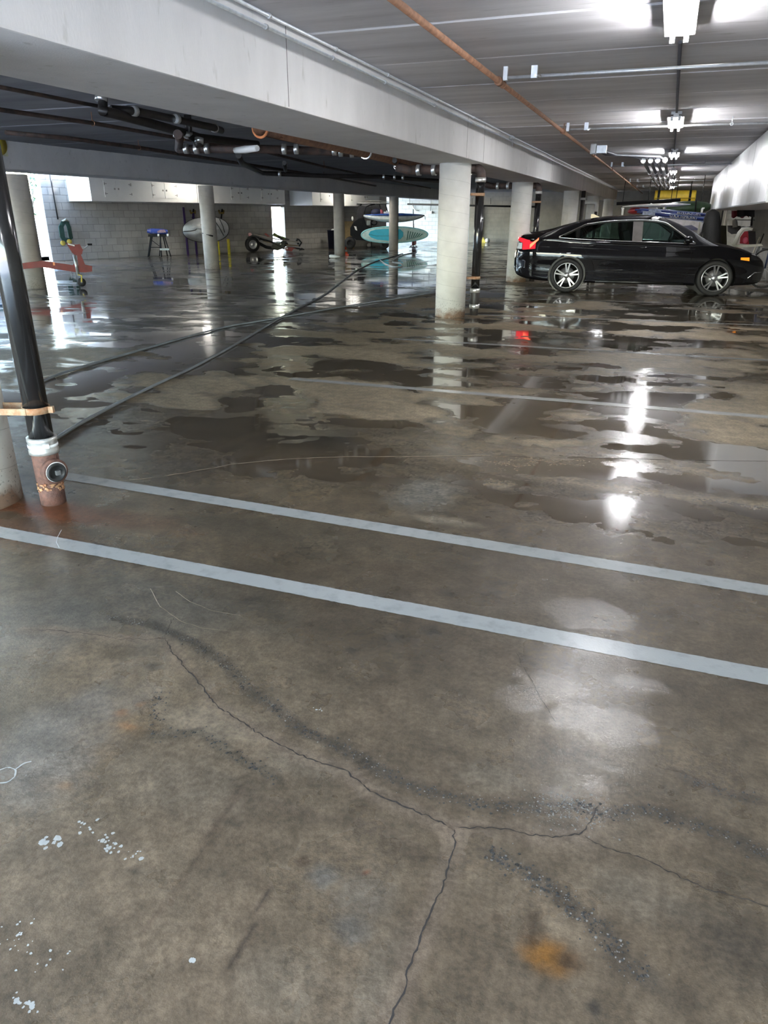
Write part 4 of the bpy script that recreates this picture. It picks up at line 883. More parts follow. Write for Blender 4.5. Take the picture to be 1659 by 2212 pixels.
# side glass between pillars, with frames
for a, b in ((-1.50, -1.24), (-1.18, -.20), (-.04, .86)):
    cpatch(dlo_lo, dlo_hi, a, b, 14, 6, -.004, 'side_window', M_cg)
for a, b in ((-1.245, -1.175), (-.21, -.03)): cpatch(dlo_lo, lambda x: dlo_hi(x) + .003, a, b, 3, 6, .0012, 'window_pillar', M_blackpl if a < -1 else mat('grey_pillar', (.16, .15, .15), .35))
xx = np.linspace(-1.56, .92, 50)
cline([(x, dlo_hi(x) + .008) for x in xx], .011, 'window_trim', M_chrome)
cline([(x, dlo_lo(x) - .004) for x in xx], .0075, 'sill_trim', M_chrome)
cline([(x, dlo_hi(x) - .012) for x in xx[2:-1]], .013, 'window_frame', M_blackpl, off=-.004)
cpatch(lambda x: dlo_lo(x), dlo_hi, .80, .93, 4, 3, .001, 'mirror_sail', M_blackpl)
# windscreen, rear window
def top_patch(x0, x1, name):
    mb = MB()
    def fn(u, v):
        x = x0 + (x1 - x0) * u; P = sect(x); s = 8.06 + 1.94 * (1 - abs(2 * v - 1)); y, z = csp(P, min(s, 10)); sg = -1 if v < .5 else 1
        return Vector((x, sg * y, z - .004))
    mb.grid(fn, 20, 20); return mb.build(name, M_cg, car)
top_patch(.34, 1.18, 'windscreen'); top_patch(-1.76, -.90, 'rear_window')
# seams and details
for pts in ([(.80, .90), (.86, .80), (.88, .65), (.86, .45), (.80, .30)], [(-.13, .93), (-.12, .7), (-.12, .5), (-.12, .29)], [(-1.16, .95), (-1.10, .85), (-1.02, .72), (-.92, .62), (-.86, .5), (-.84, .30)], [(-.84, .29), (-.1, .28), (.80, .29)]):
    cline(pts, .0035, 'door_seam', mat('seam_black', (.001, .001, .001), .9))
cline([(-1.9, .84), (-1.2, .83), (-.5, .80), (.3, .775), (.9, .76)], .006, 'shoulder_crease', M_body)
cline([(-.82, .42), (-.3, .44), (.3, .41), (.84, .345)], .009, 'lower_crease', M_body)
for x, z in ((-.93, .865), (.02, .838)):
    for sg in (-1, 1):
        p = sidept(x, z, .02, sg); MB().ell(p, (.085, .016, .016), 12, 8).build('door_handle', M_body, car)
for sg in (-1, 1):
    p = sidept(.74, .96, 0, sg); MB().tube([p, p + Vector((.02, sg * .10, .0))], .025, 8).ell(p + Vector((.03, sg * .15, .03)), (.075, .11, .07), 14, 10).build('door_mirror', M_body, car)
M_tail = mat('red_tail_lens', (.65, .01, .02), .12, coat=1, emit=(1, .03, .05), estr=.45); M_tail2 = mat('tail_bar_glow', (.9, .12, .08), .15, emit=(1, .14, .06), estr=1.5)  # emission added in place of light reflected by tail bar and lens
cpatch(lambda x: .99 - .30 * (x + 2.33) - .06, lambda x: 1.0 - .22 * (x + 2.33), -2.345, -2.10, 10, 4, .006, 'tail_lamp', M_tail)
cpatch(lambda x: .78 + .10 * max(0, (x + 2.2)), lambda x: .93 - .05 * abs(x + 2.15), -2.24, -1.99, 8, 4, .005, 'tail_lamp', M_tail)
cpatch(lambda x: .80 + 1.0 * max(0, x + 2.1), lambda x: .86 + .75 * (x + 2.12), -2.10, -1.94, 6, 3, .010, 'tail_bar', M_tail2)
cpatch(lambda x: .79, lambda x: .90, -2.355, -2.25, 6, 4, .007, 'reversing_lamp', mat('clear_lens', (.75, .8, .85), .1, coat=1))
cpatch(lambda x: .46, lambda x: .58, -2.33, -2.18, 6, 4, .004, 'bumper_vent', mat('vent_dark_blue', (.02, .025, .04), .2))
cline([(-2.33, .585), (-2.20, .585), (-2.17, .57), (-2.17, .45), (-2.33, .455)], .006, 'vent_frame', mat('grey_frame', (.25, .26, .3), .3))
cpatch(lambda x: .655 - .02 * (x - 1.72) / .15, lambda x: .69 - .0 * x, 1.74, 1.90, 6, 2, .004, 'side_marker', mat('orange_lens', (.9, .28, .02), .2, coat=1, emit=(1, .30, .02), estr=.5))
cpatch(lambda x: .64 + .0 * x, lambda x: min(.72, z_belt(x) - .01), 1.93, 2.20, 8, 3, .004, 'headlamp', mat('dark_lens', (.02, .02, .025), .08, coat=1))
cpatch(lambda x: .735 - .25 * (x - 1.94), lambda x: .75 - .25 * (x - 1.94), 1.94, 2.03, 4, 1, .007, 'headlamp_highlight', mat('lens_highlight', (.85, .85, .88), .2))  # pale strip is a highlight painted onto the dark headlamp
cline([(1.93, .33), (2.04, .43), (2.17, .43)], .009, 'fog_lamp_trim', M_chrome)
cpatch(lambda x: .30, lambda x: .42, 2.02, 2.19, 5, 3, .003, 'fog_lamp_recess', M_blackpl)
MB().prism([(-.98, 0), (-.80, 0), (-.93, .075), (-.98, .08)], lambda u, v, d: Vector((u, d, z_top(u) + v - .004)), -.02, .02).build('roof_fin', M_body, car)
cline([(-.80, .205), (.82, .20)], .03, 'side_sill', M_blackpl, off=-.02)
# underbody, wheel wells, seats
MB().box((0, 0, .23), (1.9, 1.5, .06)).box((0, 0, .25), (4.1, .86, .08)).build('underbody', M_blackpl, car)
for ax in (-1.35, 1.35):
    for sg in (-1, 1):
        mb = MB(); mb.grid(lambda u, v: Vector((ax + .362 * math.cos(PI * (u * 1.24 - .12)), sg * (.52 + .335 * v), .315 + .362 * math.sin(PI * (u * 1.24 - .12)))), 20, 2)
        mb.lathe([(.362, .52), (.001, .52)], (ax, 0, .315), 'Y', 24, R=Matrix.Scale(sg, 3, Vector((0, 1, 0)))).build('wheel_arch_liner', M_blackpl, car)
M_seat = mat('dark_seat_fabric', (.045, .045, .05), .85)
for sx, w_ in ((.02, 0), (-.85, 1)):
    for sg in (-1, 1):
        mb = MB(); mb.box((sx + .05, sg * .36, .55), (.5, .50, .16), bev=.05); mb.box((sx - .26, sg * .36, .84), (.13, .48, .62), R=Matrix.Rotation(-.28, 3, 'Y'), bev=.05)
        s_ = mb.build('seat', M_seat, car); MB().box((sx - .38, sg * .36, 1.20), (.09, .26, .17), bev=.035).build('headrest', M_seat, car)
MB().box((.86, 0, .86), (.34, 1.36, .18), bev=.05).build('dashboard', M_seat, car)
st = MB().tube([Vector((.62 + .055 * math.cos(a) * .6, .36 + .18 * math.sin(a), .93 + .17 * math.cos(a))) for a in [2 * PI * i / 24 for i in range(24)]], .014, 8, closed=True).build('steering_wheel', M_blackpl, car)
# wheels
def wheel(ax, sg):
    c_ = Vector((ax, sg * .785, .318)); R = Matrix.Scale(sg, 3, Vector((0, 1, 0)))
    ty = MB().lathe([(.235, -.09), (.29, -.105), (.312, -.085), (.318, -.04), (.318, .04), (.312, .085), (.29, .105), (.235, .095), (.228, .08)], c_, 'Y', 48, R=R).build('tyre', M_rubber, car); ty['_o'] = (0, 0, 0)
    rm = MB().lathe([(.238, .094), (.232, .102), (.222, .098), (.218, .06), (.216, -.08)], c_, 'Y', 48, R=R).build('rim', M_rim, ty); rm['_o'] = (0, 0, 0)
    for k in range(5):
        mb = MB()
        for dd in (-.17, .17):
            a = 2 * PI * k / 5 + dd + .3; a2 = 2 * PI * k / 5 + dd * .45 + .3
            p = lambda r_, t_, w_, y_: (c_ + Vector((math.cos(t_) * r_ - math.sin(t_) * w_, sg * y_, math.sin(t_) * r_ + math.cos(t_) * w_)))
            vs = [p(.045, a2, -.014, .070), p(.045, a2, .014, .070), p(.225, a, .013, .090), p(.225, a, -.013, .090), p(.045, a2, -.018, .035), p(.045, a2, .018, .035), p(.225, a, .017, .055), p(.225, a, -.017, .055)]
            mb.add(vs, [(0, 1, 2, 3), (4, 5, 6, 7), (0, 1, 5, 4), (1, 2, 6, 5), (2, 3, 7, 6), (3, 0, 4, 7)])
        mb.build('spoke', M_rim, ty)
    MB().lathe([(.001, .083), (.03, .082), (.055, .072), (.06, .05)], c_, 'Y', 20, R=R).build('hub', M_rim, ty)
    MB().lathe([(.001, .02), (.15, .02), (.15, .01), (.001, .01)], c_, 'Y', 28, R=R).build('brake_disc', mat('brake_steel', (.35, .35, .36), .4, .8), ty)
    MB().lathe([(.001, -.03), (.23, -.03), (.23, -.04), (.001, -.04)], c_, 'Y', 28, R=R).build('wheel_back', M_blackpl, ty)
for ax in (-1.35, 1.35):
    for sg in (-1, 1): wheel(ax, sg)
Lf = Vector((-math.sin(yaw), math.cos(yaw), 0))
car.location = car_c + Lf * .89; car.rotation_euler = (0, 0, yaw)

# ================================================================= OBJECTS OF THE LEFT SIDE
class Fr:                                    # a frame facing the viewpoint at a floor point: S(px, py, back) places pixel at that depth
    def __init__(s, B):
        s.B = Vector(B); s.aw = Vector((s.B.x, s.B.y, 0)).normalized(); s.rt = Vector((s.aw.y, -s.aw.x, 0)); s.m = (s.B - O).dot(CF) / FPX
    def S(s, x, y, back=0.0): return PN(x, y, s.B, s.aw) + s.aw * back
    def R(s): return Matrix((s.rt, s.aw, Vector((0, 0, 1)))).transposed().to_3x3()
def ptube(f, px, r, back=0, mb=None, n=8):
    mb = mb or MB(); return mb.tube([f.S(*(p if len(p) > 2 else (p[0], p[1], back))) for p in px], r, n)
def pslab(f, poly, b0, b1, mb=None):
    mb = mb or MB(); return mb.prism(poly, lambda u, v, d: f.S(u, v, d), b0, b1)
def pbox(f, x0, y0, x1, y1, b0, b1, mb=None): return pslab(f, [(x0, y0), (x1, y0), (x1, y1), (x0, y1)], b0, b1, mb)
M_red = mat('red_painted_steel', (.20, .008, .008), .45, var=.15); M_yel = mat('yellow_rubber', (.62, .52, .12), .5); M_blk = mat('black_steel', (.010, .010, .011), .6, spec=.3)
M_greyst = mat('grey_steel', (.45, .46, .46), .4, .6)
# red boat trailer tongue
f = Fr(G(178, 621)); t = thing('boat_trailer', f.S(110, 621), 'red boat trailer tongue with jack wheel poking out from behind the grey column', 'trailer')
pslab(f, [(28, 571), (92, 563), (160, 573), (160, 587), (92, 577), (28, 583)], -.04, .04).build('frame_beam', M_red, t)
pslab(f, [(158, 570), (176, 577), (182, 571), (199, 575), (199, 586), (184, 588), (160, 587)], -.06, .06).build('coupler', M_red, t)
pslab(f, [(166, 548), (174, 548), (184, 572), (170, 582)], -.03, .03).build('winch_post', M_red, t)
pslab(f, [(142, 524), (162, 528), (172, 527), (179, 540), (177, 549), (163, 552), (156, 546)], -.06, .06).build('winch_head', M_red, t)
pslab(f, [(146, 525), (161, 529), (161, 532), (147, 528)], -.065, -.06).build('white_plate', M_wh, t)
for x, y in ((136, 525), (150, 522)): MB().lathe([(.001, -.04), (.045, -.04), (.05, 0), (.045, .04), (.001, .04)], f.S(x, y), 'Y', 14, R=f.R()).build('bow_roller', M_yel, t)
ptube(f, [(178, 540), (189, 531), (190, 528)], .012).build('winch_handle', M_greyst, t); ptube(f, [(189, 528), (199, 528)], .018).build('grip', M_blk, t)
ptube(f, [(160, 550), (169, 594)], .028, -.09).build('jack_post', M_greyst, t)
w_ = MB().lathe([(.02, -.03), (.075, -.03), (.085, 0), (.075, .03), (.02, .03)], f.S(176, 609, -.09), 'Y', 20, R=f.R()).build('jack_wheel', M_rubber, t); ptube(f, [(168, 592), (176, 594), (176, 608)], .016, -.13).build('fork', M_yel, w_)
pslab(f, [(114, 566), (118, 566), (119, 573), (115, 573)], -.045, -.041).build('reflector', mat('orange_lens2', (.8, .2, .03), .3), t)
for x in (154, 162): ptube(f, [(x, 586), (x + 1, 602)], .008, -.02).build('safety_chain', M_greyst, t)
f2 = Fr(G(40, 600) + Vector((-1, .5, 0))); t = thing('boat_hull', f2.S(10, 600), 'blue hull glimpsed left of the grey column, above the red trailer beam', 'boat')
mb = MB(); mb.grid(lambda u, v: f2.S(-70 + 110 * u, 520 + 50 * v ** .8 - 6 * math.sin(PI * u), .35 * (v - .5) ** 2 * 2 + .35 * u * u), 14, 8); mb.build('hull', mat('blue_gelcoat', (.02, .12, .38), .25, coat=.6), t)
pslab(f2, [(-70, 512), (34, 513), (38, 523), (-70, 522)], -.05, .3).build('gunwale', mat('teal_trim', (.02, .14, .17), .4), t)
pslab(f2, [(-60, 560), (30, 562), (34, 575), (-60, 575)], .0, .25).build('bunk', M_wh, t)
# conduit and green hose on the wall
def wallpt(x, y, off=.03): return onW(x, y, off)
o = MB().tube([wallpt(107, 371), wallpt(125, 474)], .018, 8).build('conduit', M_blk); centre_of(o); tag(o, 'thin black cable running down the block wall to the green hose', 'cable')
t = thing('garden_hose', wallpt(143, 530), 'dark green hose hanging in long loops on the block wall', 'hose')
M_gh = mat('green_hose', (.02, .06, .045), .45)
for k in range(7):
    a0, a1 = 127 + k * 1.6, 151 - k * 1.2; b = 528 - k * 2.2
    MB().tube([wallpt(a0 + 6, 478, .08), wallpt(a0, 490, .09), wallpt(a0 + 3, 512, .10), wallpt((a0 + a1) / 2 + 2, b, .11), wallpt(a1 + 6, 514, .10), wallpt(a1 + 1, 490, .09), wallpt(a1 - 4, 478, .08)], .014, 6).build('loop', M_gh, t)
MB().tube([wallpt(134, 478, .06), wallpt(142, 474, .12), wallpt(148, 479, .06)], .03, 8).build('hook', mat('pale_hook', (.4, .38, .3), .5), t)
# sawhorse with rolled blue towels
B = onW(345, 556, .55); B.z = 0; f = Fr(B); t = thing('sawhorse', B, 'dark folding stand with legs against the block wall, under a blue roll', 'stand')
ym = PIX(B)[1]
pbox(f, 320, 506, 364, 511, -.18, .18).build('top', M_blk, t)
for x0, x1, bk in ((326, 320, -.3), (329, 322, .28), (347, 345, .28), (346, 349, -.3), (355, 369, -.3), (352, 362, .28)): ptube(f, [(x0, 509, bk * .3), (x1, ym - 1, bk)], .02).build('leg', M_blk, t)
ptube(f, [(325, 534), (345, 534)], .012, -.2).build('brace', M_blk, t); ptube(f, [(328, 519), (344, 531)], .01, -.1).build('brace', M_blk, t)
pbox(f, 345, 536, 365, 540, -.3, -.05).build('shelf', mat('pale_green_board', (.5, .55, .5), .6), t)
f3 = f; c_ = f.S(342, 498); t = thing('towel_roll', f.S(342, 505), 'rolled blue and white patterned fabric lying on the dark stand', 'rolled fabric')
M_tw = mat('blue_white_fabric', (.06, .10, .42), .85, scale=12, col2=(.45, .42, .55), thr=(.36, .42), bump=.5)
MB().grid(lambda u, v: f.S(318 + 44 * u, 499 + 1.5 * u + (-6.2 * math.sin(2 * PI * v)) * (1 - .35 * max(0, u - .75) * 4 * (1 if math.sin(2 * PI * v) > 0 else .2)) * (.6 + .4 * min(1, u * 6)), .16 * math.cos(2 * PI * v)), 16, 18).build('roll', M_tw, t)
pslab(f, [(340, 499), (346, 496), (356, 496), (359, 502), (340, 503)], -.185, -.165).build('printed_panel', mat('pink_print', (.5, .38, .40), .8, scale=40, col2=(.2, .1, .2)), t)
for x in (342, 362): pbox(f, x - 2, 505, x + 2, 510, -.2, -.14).build('buckle', M_wh, t)
# purple posts, covered board
M_pur = mat('purple_steel', (.045, .02, .11), .5)
for (xa, ya, xb, yb), lab in (((396, 448, 406, 546), 'left dark purple post leaning by the covered board'), ((417, 460, 425, 546), 'right dark purple post behind the covered board')):
    P = wallpt(xa, ya, .12); Q = wallpt(xb, yb, .35); Q.z = .0; o = MB().tube([Q + Vector((0, 0, .0)), P], .05, 4).build('post', M_pur); centre_of(o); tag(o, lab, 'post', 'purple posts by the wall')
for px, lab in ((416, 'yellow strap hook on the wall left of the covered board'), (478, 'brown strap hook on the wall right of the covered board')):
    t = thing('strap_hook', wallpt(px, 462, .05), lab, 'hook', 'hooks above the covered board'); MB().tube([wallpt(px - 5, 455, .03), wallpt(px - 4, 460, .12), wallpt(px + 5, 460, .12), wallpt(px + 5, 455, .03)], .035, 6).build('strap', mat('ochre_webbing', (.22, .15, .03), .8), t); MB().tube([wallpt(px + 2, 452, .05), wallpt(px, 472, .10)], .03, 5).build('arm', M_blk, t)
M_silv = mat('silver_cover_fabric', (.26, .265, .27), .4, .3, var=.25, scale=2.5, bump=.6, bscale=5)
B = wallpt(445, 540, .9); B.z = 0; f = Fr(B); t = thing('covered_board', f.S(445, 521), 'large silver quilted cover shaped like a board, hung on the wall behind the grey column', 'covered board')
def egg(u, cx=444.5, cy=496, rx=49.5, ry=26.5, tilt=-.03):
    a = 2 * PI * u; x = math.cos(a); y = math.sin(a); x = math.copysign(abs(x) ** .85, x); y = math.copysign(abs(y) ** .9, y); yy = y * ry * (1 + .05 * x); xx = x * rx
    return cx + xx * math.cos(tilt) - yy * math.sin(tilt), cy + xx * math.sin(tilt) + yy * math.cos(tilt)
def coverpt(u, v):
    x, y = egg(u); cx, cy = 444.5, 496; q = 1 - v; return f.S(cx + (x - cx) * q, cy + (y - cy) * q, -.16 * (1 - q ** 2.2) + .05 * math.sin(9 * u * PI) * q * (1 - q))
MB().grid(coverpt, 48, 8).grid(lambda u, v: f.S(egg(u)[0], egg(u)[1], .08 * v), 48, 1).build('cover', M_silv, t)
MB().tube([f.S(*egg(i / 48), .03) for i in range(48)], .022, 6, closed=True).build('piping', M_blk, t)
for L_ in ([(396, 500), (412, 499), (422, 497), (432, 488), (440, 478)], [(466, 480), (474, 492), (483, 509)], [(474, 473), (481, 488), (485, 502)]): ptube(f, L_, .014, -.12).build('strap', M_blk, t)
# yellow bollards
for (x0, y0, x1, y1), lab in (((491, 516, 495, 545), 'yellow bollard just right of the covered board'), ((470.5, 518, 472.5, 546), 'yellow bollard mostly hidden by the grey column')):
    P = onW(x1, y1, .8); P.z = 0; zz = ZB(P, y0, x1); o = MB().lathe([(.001, 0), (.055, 0), (.055, zz - .03), (.04, zz), (.001, zz)], P, n=16).build('bollard', mat('yellow_paint', (.70, .62, .05), .45)); centre_of(o); tag(o, lab, 'bollard', 'yellow bollards on the left wall')
# black bracket on the column
f = Fr(G(459, 581)); o = ptube(f, [(438, 504, .12), (447, 507, .03), (460, 510, -.015)], .02); o = o.build('strap_hook', M_blk); centre_of(o); tag(o, 'small black hook strapped across the grey column before the covered board', 'hook')
# folded dolly with car wheel
B = G(548, 544.5); f = Fr(B); t = thing('tow_dolly', f.S(590, 544), 'black folded tow dolly with one big wheel in front of the narrow bright opening', 'trailer')
Rw = f.R() @ Matrix.Rotation(.35, 3, 'Z')
cw = f.S(545, 528)
ty = MB().lathe([(.17, -.10), (.25, -.105), (.285, -.07), (.29, 0), (.285, .07), (.25, .105), (.17, .10)], cw, 'Y', 32, R=Rw).build('tyre', M_rubber, t)
MB().lathe([(.17, -.09), (.165, -.105), (.14, -.08), (.07, -.06), (.045, -.10), (.001, -.105)], cw, 'Y', 24, R=Rw).build('wheel_rim', mat('grey_rim', (.5, .5, .52), .3, .7), ty)
ptube(f, [(548, 505), (570, 511), (600, 517), (645, 523)], .022, -.12).build('rail', mat('pale_rail', (.42, .38, .33), .5), t); ptube(f, [(568, 520), (600, 528), (648, 531)], .022, .05).build('rail', mat('brown_rail', (.20, .15, .09), .6), t)
pslab(f, [(534, 512), (545, 508), (560, 512), (562, 520), (556, 514), (545, 511), (536, 517)], -.16, .1).build('mudguard', M_blk, t)
pslab(f, [(536, 504), (541, 502), (545, 506), (541, 510), (537, 510)], -.1, .0).build('tail_light', mat('dark_red_lens', (.25, .02, .05), .3), t)
ptube(f, [(556, 524), (575, 534), (600, 538), (622, 526)], .06, .1).build('axle', M_blk, t); ptube(f, [(560, 515), (585, 522), (610, 535)], .035, -.02).build('frame_bar', M_blk, t); ptube(f, [(600, 512), (618, 520), (612, 538)], .04, 0).build('frame_bar', M_blk, t)
pslab(f, [(586, 536), (602, 540), (612, 536), (616, 524), (626, 517), (618, 514), (604, 524), (590, 524)], -.05, .1).build('tongue_plate', mat('dark_olive', (.02, .022, .015), .5), t)
pslab(f, [(570, 505), (575, 504), (584, 511), (578, 511)], 0, .1).build('red_flap', M_red, t)
pslab(f, [(588, 509), (592, 502), (600, 507), (618, 514), (616, 518), (600, 514)], .02, .15).build('strap_bundle', mat('olive_strap', (.16, .22, .05), .7), t)
for x, y in ((597, 523), (606, 527)): MB().ell(f.S(x, y, -.14), (.035, .02, .03), 10, 6).build('round_reflector', M_wh, t)
for L_ in ([(640, 516), (646, 518), (651, 524), (646, 532)], [(640, 518), (645, 528)]): ptube(f, L_, .035, 0).build('handle', M_blk, t)
pslab(f, [(613, 537), (618, 541), (630, 543), (634, 537), (640, 537), (632, 534), (616, 534)], -.1, .05).build('red_foot', M_red, t); pslab(f, [(613, 535), (622, 535), (621, 538), (614, 538)], -.12, -.1).build('white_tag', M_wh, t)
ptube(f, [(620, 534), (645, 537), (657, 539)], .03, 0).build('coupler_arm', M_blk, t); pslab(f, [(652, 535), (658, 540), (645, 541)], -.05, .05).build('coupler_head', M_blk, t)
# bin
P = onW(716, 528, .6); P.z = 0; f = Fr(P); zt = ZB(P, 497, 716); r = 8.3 * f.m
t = thing('trash_bin', P, 'dark blue bin with white paper on top, left of the third grey column', 'bin')
MB().lathe([(.001, 0), (r * .78, 0), (r, zt - .03), (r * 1.06, zt - .03), (r * 1.06, zt), (r * .95, zt), (r * .9, zt - .1), (.001, zt - .1)], P, n=24).build('body', mat('dark_blue_plastic', (.012, .016, .04), .45), t)
MB().ell(f.S(720, 497.5), (.10, .12, .07), 10, 7).build('white_paper', M_wh, t)
# leaning plywood
a = onW(744, 478, .12); b = onW(762, 478, .12); c2 = onW(764, 515, .35); d2 = onW(746, 515, .35); n_ = (WN * .02); o = MB().add([a, b, c2, d2, a + n_, b + n_, c2 + n_, d2 + n_], [(0, 1, 2, 3), (4, 5, 6, 7), (0, 1, 5, 4), (1, 2, 6, 5), (2, 3, 7, 6), (3, 0, 4, 7)]).build('plywood_sheet', mat('plywood', (.55, .42, .22), .7, stretch=(1, 1, 6)))
dz = min(v.co.z for v in o.data.vertices)
for v in o.data.vertices:
    if v.co.z < dz + .3: v.co.z = 0
centre_of(o); tag(o, 'tan plywood sheet leaning on the wall behind the black golf cart', 'board')
# golf cart
B = onW(800, 540, 2.0); B.z = 0; f = Fr(B); t = thing('golf_cart', f.S(800, 529), 'black golf cart with pale roof parked behind the boards on the rack', 'golf cart')
M_gb = mat('black_cart_body', (.008, .009, .011), .7, spec=.2); M_rf = mat('cream_roof', (.78, .77, .70), .5)
mb = MB(); mb.grid(lambda u, v: f.S(773 + 84 * u, 438.5 - 4.5 * math.sin(PI * min(1, u * 1.1 + .02)) - 1.0 * math.sin(PI * v), -.35 + .75 * v), 16, 6); pbox(f, 772, 438.5, 857, 440.5, -.36, .40, mb); mb.build('roof', M_rf, t)
pbox(f, 771, 439.5, 857, 441, -.38, .42).build('roof_rim', M_blk, t)
for bk in (-.3, .35):
    ptube(f, [(774, 478), (772, 460), (776, 446), (781, 441)], .03, bk).build('front_pillar', M_blk, t); ptube(f, [(786, 462), (790, 447), (800, 443), (810, 441)], .022, bk).build('roof_stay', M_blk, t)
    ptube(f, [(820, 442), (824, 460), (828, 478)], .02, bk).build('rear_pillar', M_blk, t); ptube(f, [(833, 442), (838, 460)], .02, bk).build('rear_pillar', M_blk, t)
pslab(f, [(776, 444), (790, 446), (784, 470), (772, 476), (770, 462)], -.33, -.31).build('windshield', mat('smoked_plastic', (.03, .03, .033), .7, spec=.2), t)
pslab(f, [(757, 492), (764, 480), (775, 472), (786, 470), (792, 488), (806, 492), (850, 488), (856, 515), (800, 520), (770, 518), (757, 508)], -.36, .36).build('body', M_gb, t)
pbox(f, 792, 476, 800, 486, -.4, -.3).build('grey_bag', mat('grey_green_bag', (.22, .25, .24), .8), t); MB().tube([f.S(808 + 6 * math.cos(a_), 481 + 5 * math.sin(a_), -.2) for a_ in [2 * PI * i / 20 for i in range(20)]], .02, 6, closed=True).build('steering_wheel', M_blk, t)
pslab(f, [(765, 488), (770, 489), (772, 498), (768, 496)], -.38, -.36).build('white_stripe', M_wh, t)
MB().ell(f.S(762, 472, -.5), (.05, .04, .09), 10, 8).build('mirror', M_wh, t)
for x, y, r in ((756, 517, 12), (830, 522, 10)):
    for bk in (-.32, .32):
        c_ = f.S(x, y, bk); r2 = max(.2, min(r * f.m, c_.z)); w_ = MB().lathe([(r2 * .5, -.10), (r2 * .9, -.10), (r2, -.05), (r2, .05), (r2 * .9, .10), (r2 * .5, .10)], Vector((c_.x, c_.y, r2)), 'Y', 24, R=f.R()).build('tyre', M_rubber, t)
        MB().lathe([(r2 * .5, -.09), (r2 * .35, -.06), (.001, -.07)], Vector((c_.x, c_.y, r2)), 'Y', 20, R=f.R()).build('wheel_hub', M_blk, w_)
# rack with two boards
B = onW(866, 540, 3.2); B.z = 0; f = Fr(B); t = thing('board_rack', f.S(866, 534), 'thin black metal stand holding a white kayak above a blue paddle board', 'rack')
for x in (802, 893):
    ptube(f, [(x, 452), (x, 533)], .018, .10).build('upright', M_blk, t)
    for y in (482, 522): ptube(f, [(x, y, .10), (x, y, -.35)], .015).build('arm', M_blk, t)
    ptube(f, [(x - 9, 534), (x + 9, 534)], .018, .1).build('foot', M_blk, t)
def hull(f, x0, x1, yfn0, yfn1, wid, back, n=30, m=12):
    def fn(u, v):
        x = x0 + (x1 - x0) * u; a = 2 * PI * v; y0, y1 = yfn0(u), yfn1(u); w_ = wid * math.sin(PI * min(max(u, .001), .999)) ** .55
        return f.S(x, (y0 + y1) / 2 + (y1 - y0) / 2 * math.sin(a), back + w_ * math.cos(a))
    return MB().grid(fn, n, m)
t = thing('kayak', f.S(850, 482), 'white kayak with blue deck resting on top of the rack behind a grey column', 'kayak')
hull(f, 783, 917, lambda u: 464 - .5 * math.sin(PI * u), lambda u: 465.5 + 15.5 * math.sin(PI * min(.999, max(.001, u))) ** .6, .36, -.1).build('hull', mat('white_gelcoat', (.70, .78, .80), .25, coat=.5), t)
hull(f, 787, 913, lambda u: 463.5 - 3.0 * math.sin(PI * u), lambda u: 465.5 + 1.5 * math.sin(PI * u), .35, -.1).build('deck', mat('blue_deck', (.02, .10, .45), .35, coat=.5), t)
MB().ell(f.S(813, 459, -.1), (.25, .2, .16), 12, 8).build('seat_back', mat('dark_navy', (.015, .02, .05), .6), t); MB().ell(f.S(823, 460, -.15), (.12, .1, .14), 10, 8).build('red_strap', mat('pink_red', (.45, .12, .16), .6), t); pbox(f, 829, 457, 844, 464, -.2, 0).build('white_bag', M_wh, t); MB().ell(f.S(865, 464, -.2), (.3, .1, .07), 12, 6).build('cockpit_rim', mat('dark_navy2', (.01, .015, .04), .5), t)
ptube(f, [(914, 465), (918, 468), (918, 474)], .01, -.1).build('grab_cord', M_blk, t)
# paddle board standing on its edge
M_cy = mat('cyan_deck_pad', (.02, .50, .72), .45, var=.06); M_cy2 = mat('pale_board_deck', (.55, .76, .76), .35, var=.15, scale=6)
t = thing('paddle_board', f.S(852, 524), 'turquoise paddle board lying on its edge on the rack, deck facing the viewer', 'paddle board')
def bd(u, cx=852.5, cy=506.5, rx=70.5, ry=16.5, tilt=-.01):
    a = 2 * PI * u; x, y = math.cos(a), math.sin(a); x = math.copysign(abs(x) ** .9, x)
    return cx + rx * x, cy + ry * y * (1 - .10 * x) + tilt * rx * x
mb = MB(); mb.grid(lambda u, v: f.S(852.5 + (bd(u)[0] - 852.5) * (1 - v), 506.5 + (bd(u)[1] - 506.5) * (1 - v), -.42 - .03 * (1 - (1 - v) ** 4)), 60, 5).build('deck', M_cy2, t)
MB().grid(lambda u, v: f.S(*bd(u), -.42 + .10 * v + 0), 60, 2).grid(lambda u, v: f.S(852.5 + (bd(u)[0] - 852.5) * v, 506.5 + (bd(u)[1] - 506.5) * v, -.32), 60, 1).build('hull', mat('cyan_hull', (.02, .35, .55), .3), t)
MB().tube([f.S(*bd(i / 60), -.40) for i in range(60)], .035, 6, closed=True).build('rail', mat('pale_cyan_rail', (.35, .75, .80), .3), t)
pslab(f, [(797 + 0, 506), (801, 499), (812, 495.5), (830, 494), (850, 493.5), (865, 495), (871, 501), (871, 510), (865, 516), (840, 519.5), (815, 517), (802, 512)], -.475, -.455).build('traction_pad', M_cy, t)
ptube(f, [(798, 506), (815, 509), (838, 509), (855, 507)], .008, -.478).build('pad_line', mat('teal_line', (.01, .2, .28), .4), t)
for k in range(7): pslab(f, [(878 + k * 4, 518 - k), (881 + k * 5, 498 + k), (883 + k * 5, 499 + k), (880 + k * 4, 518 - k)], -.462, -.455).build('palm_print', mat('dark_teal_print', (.03, .16, .16), .5), t)
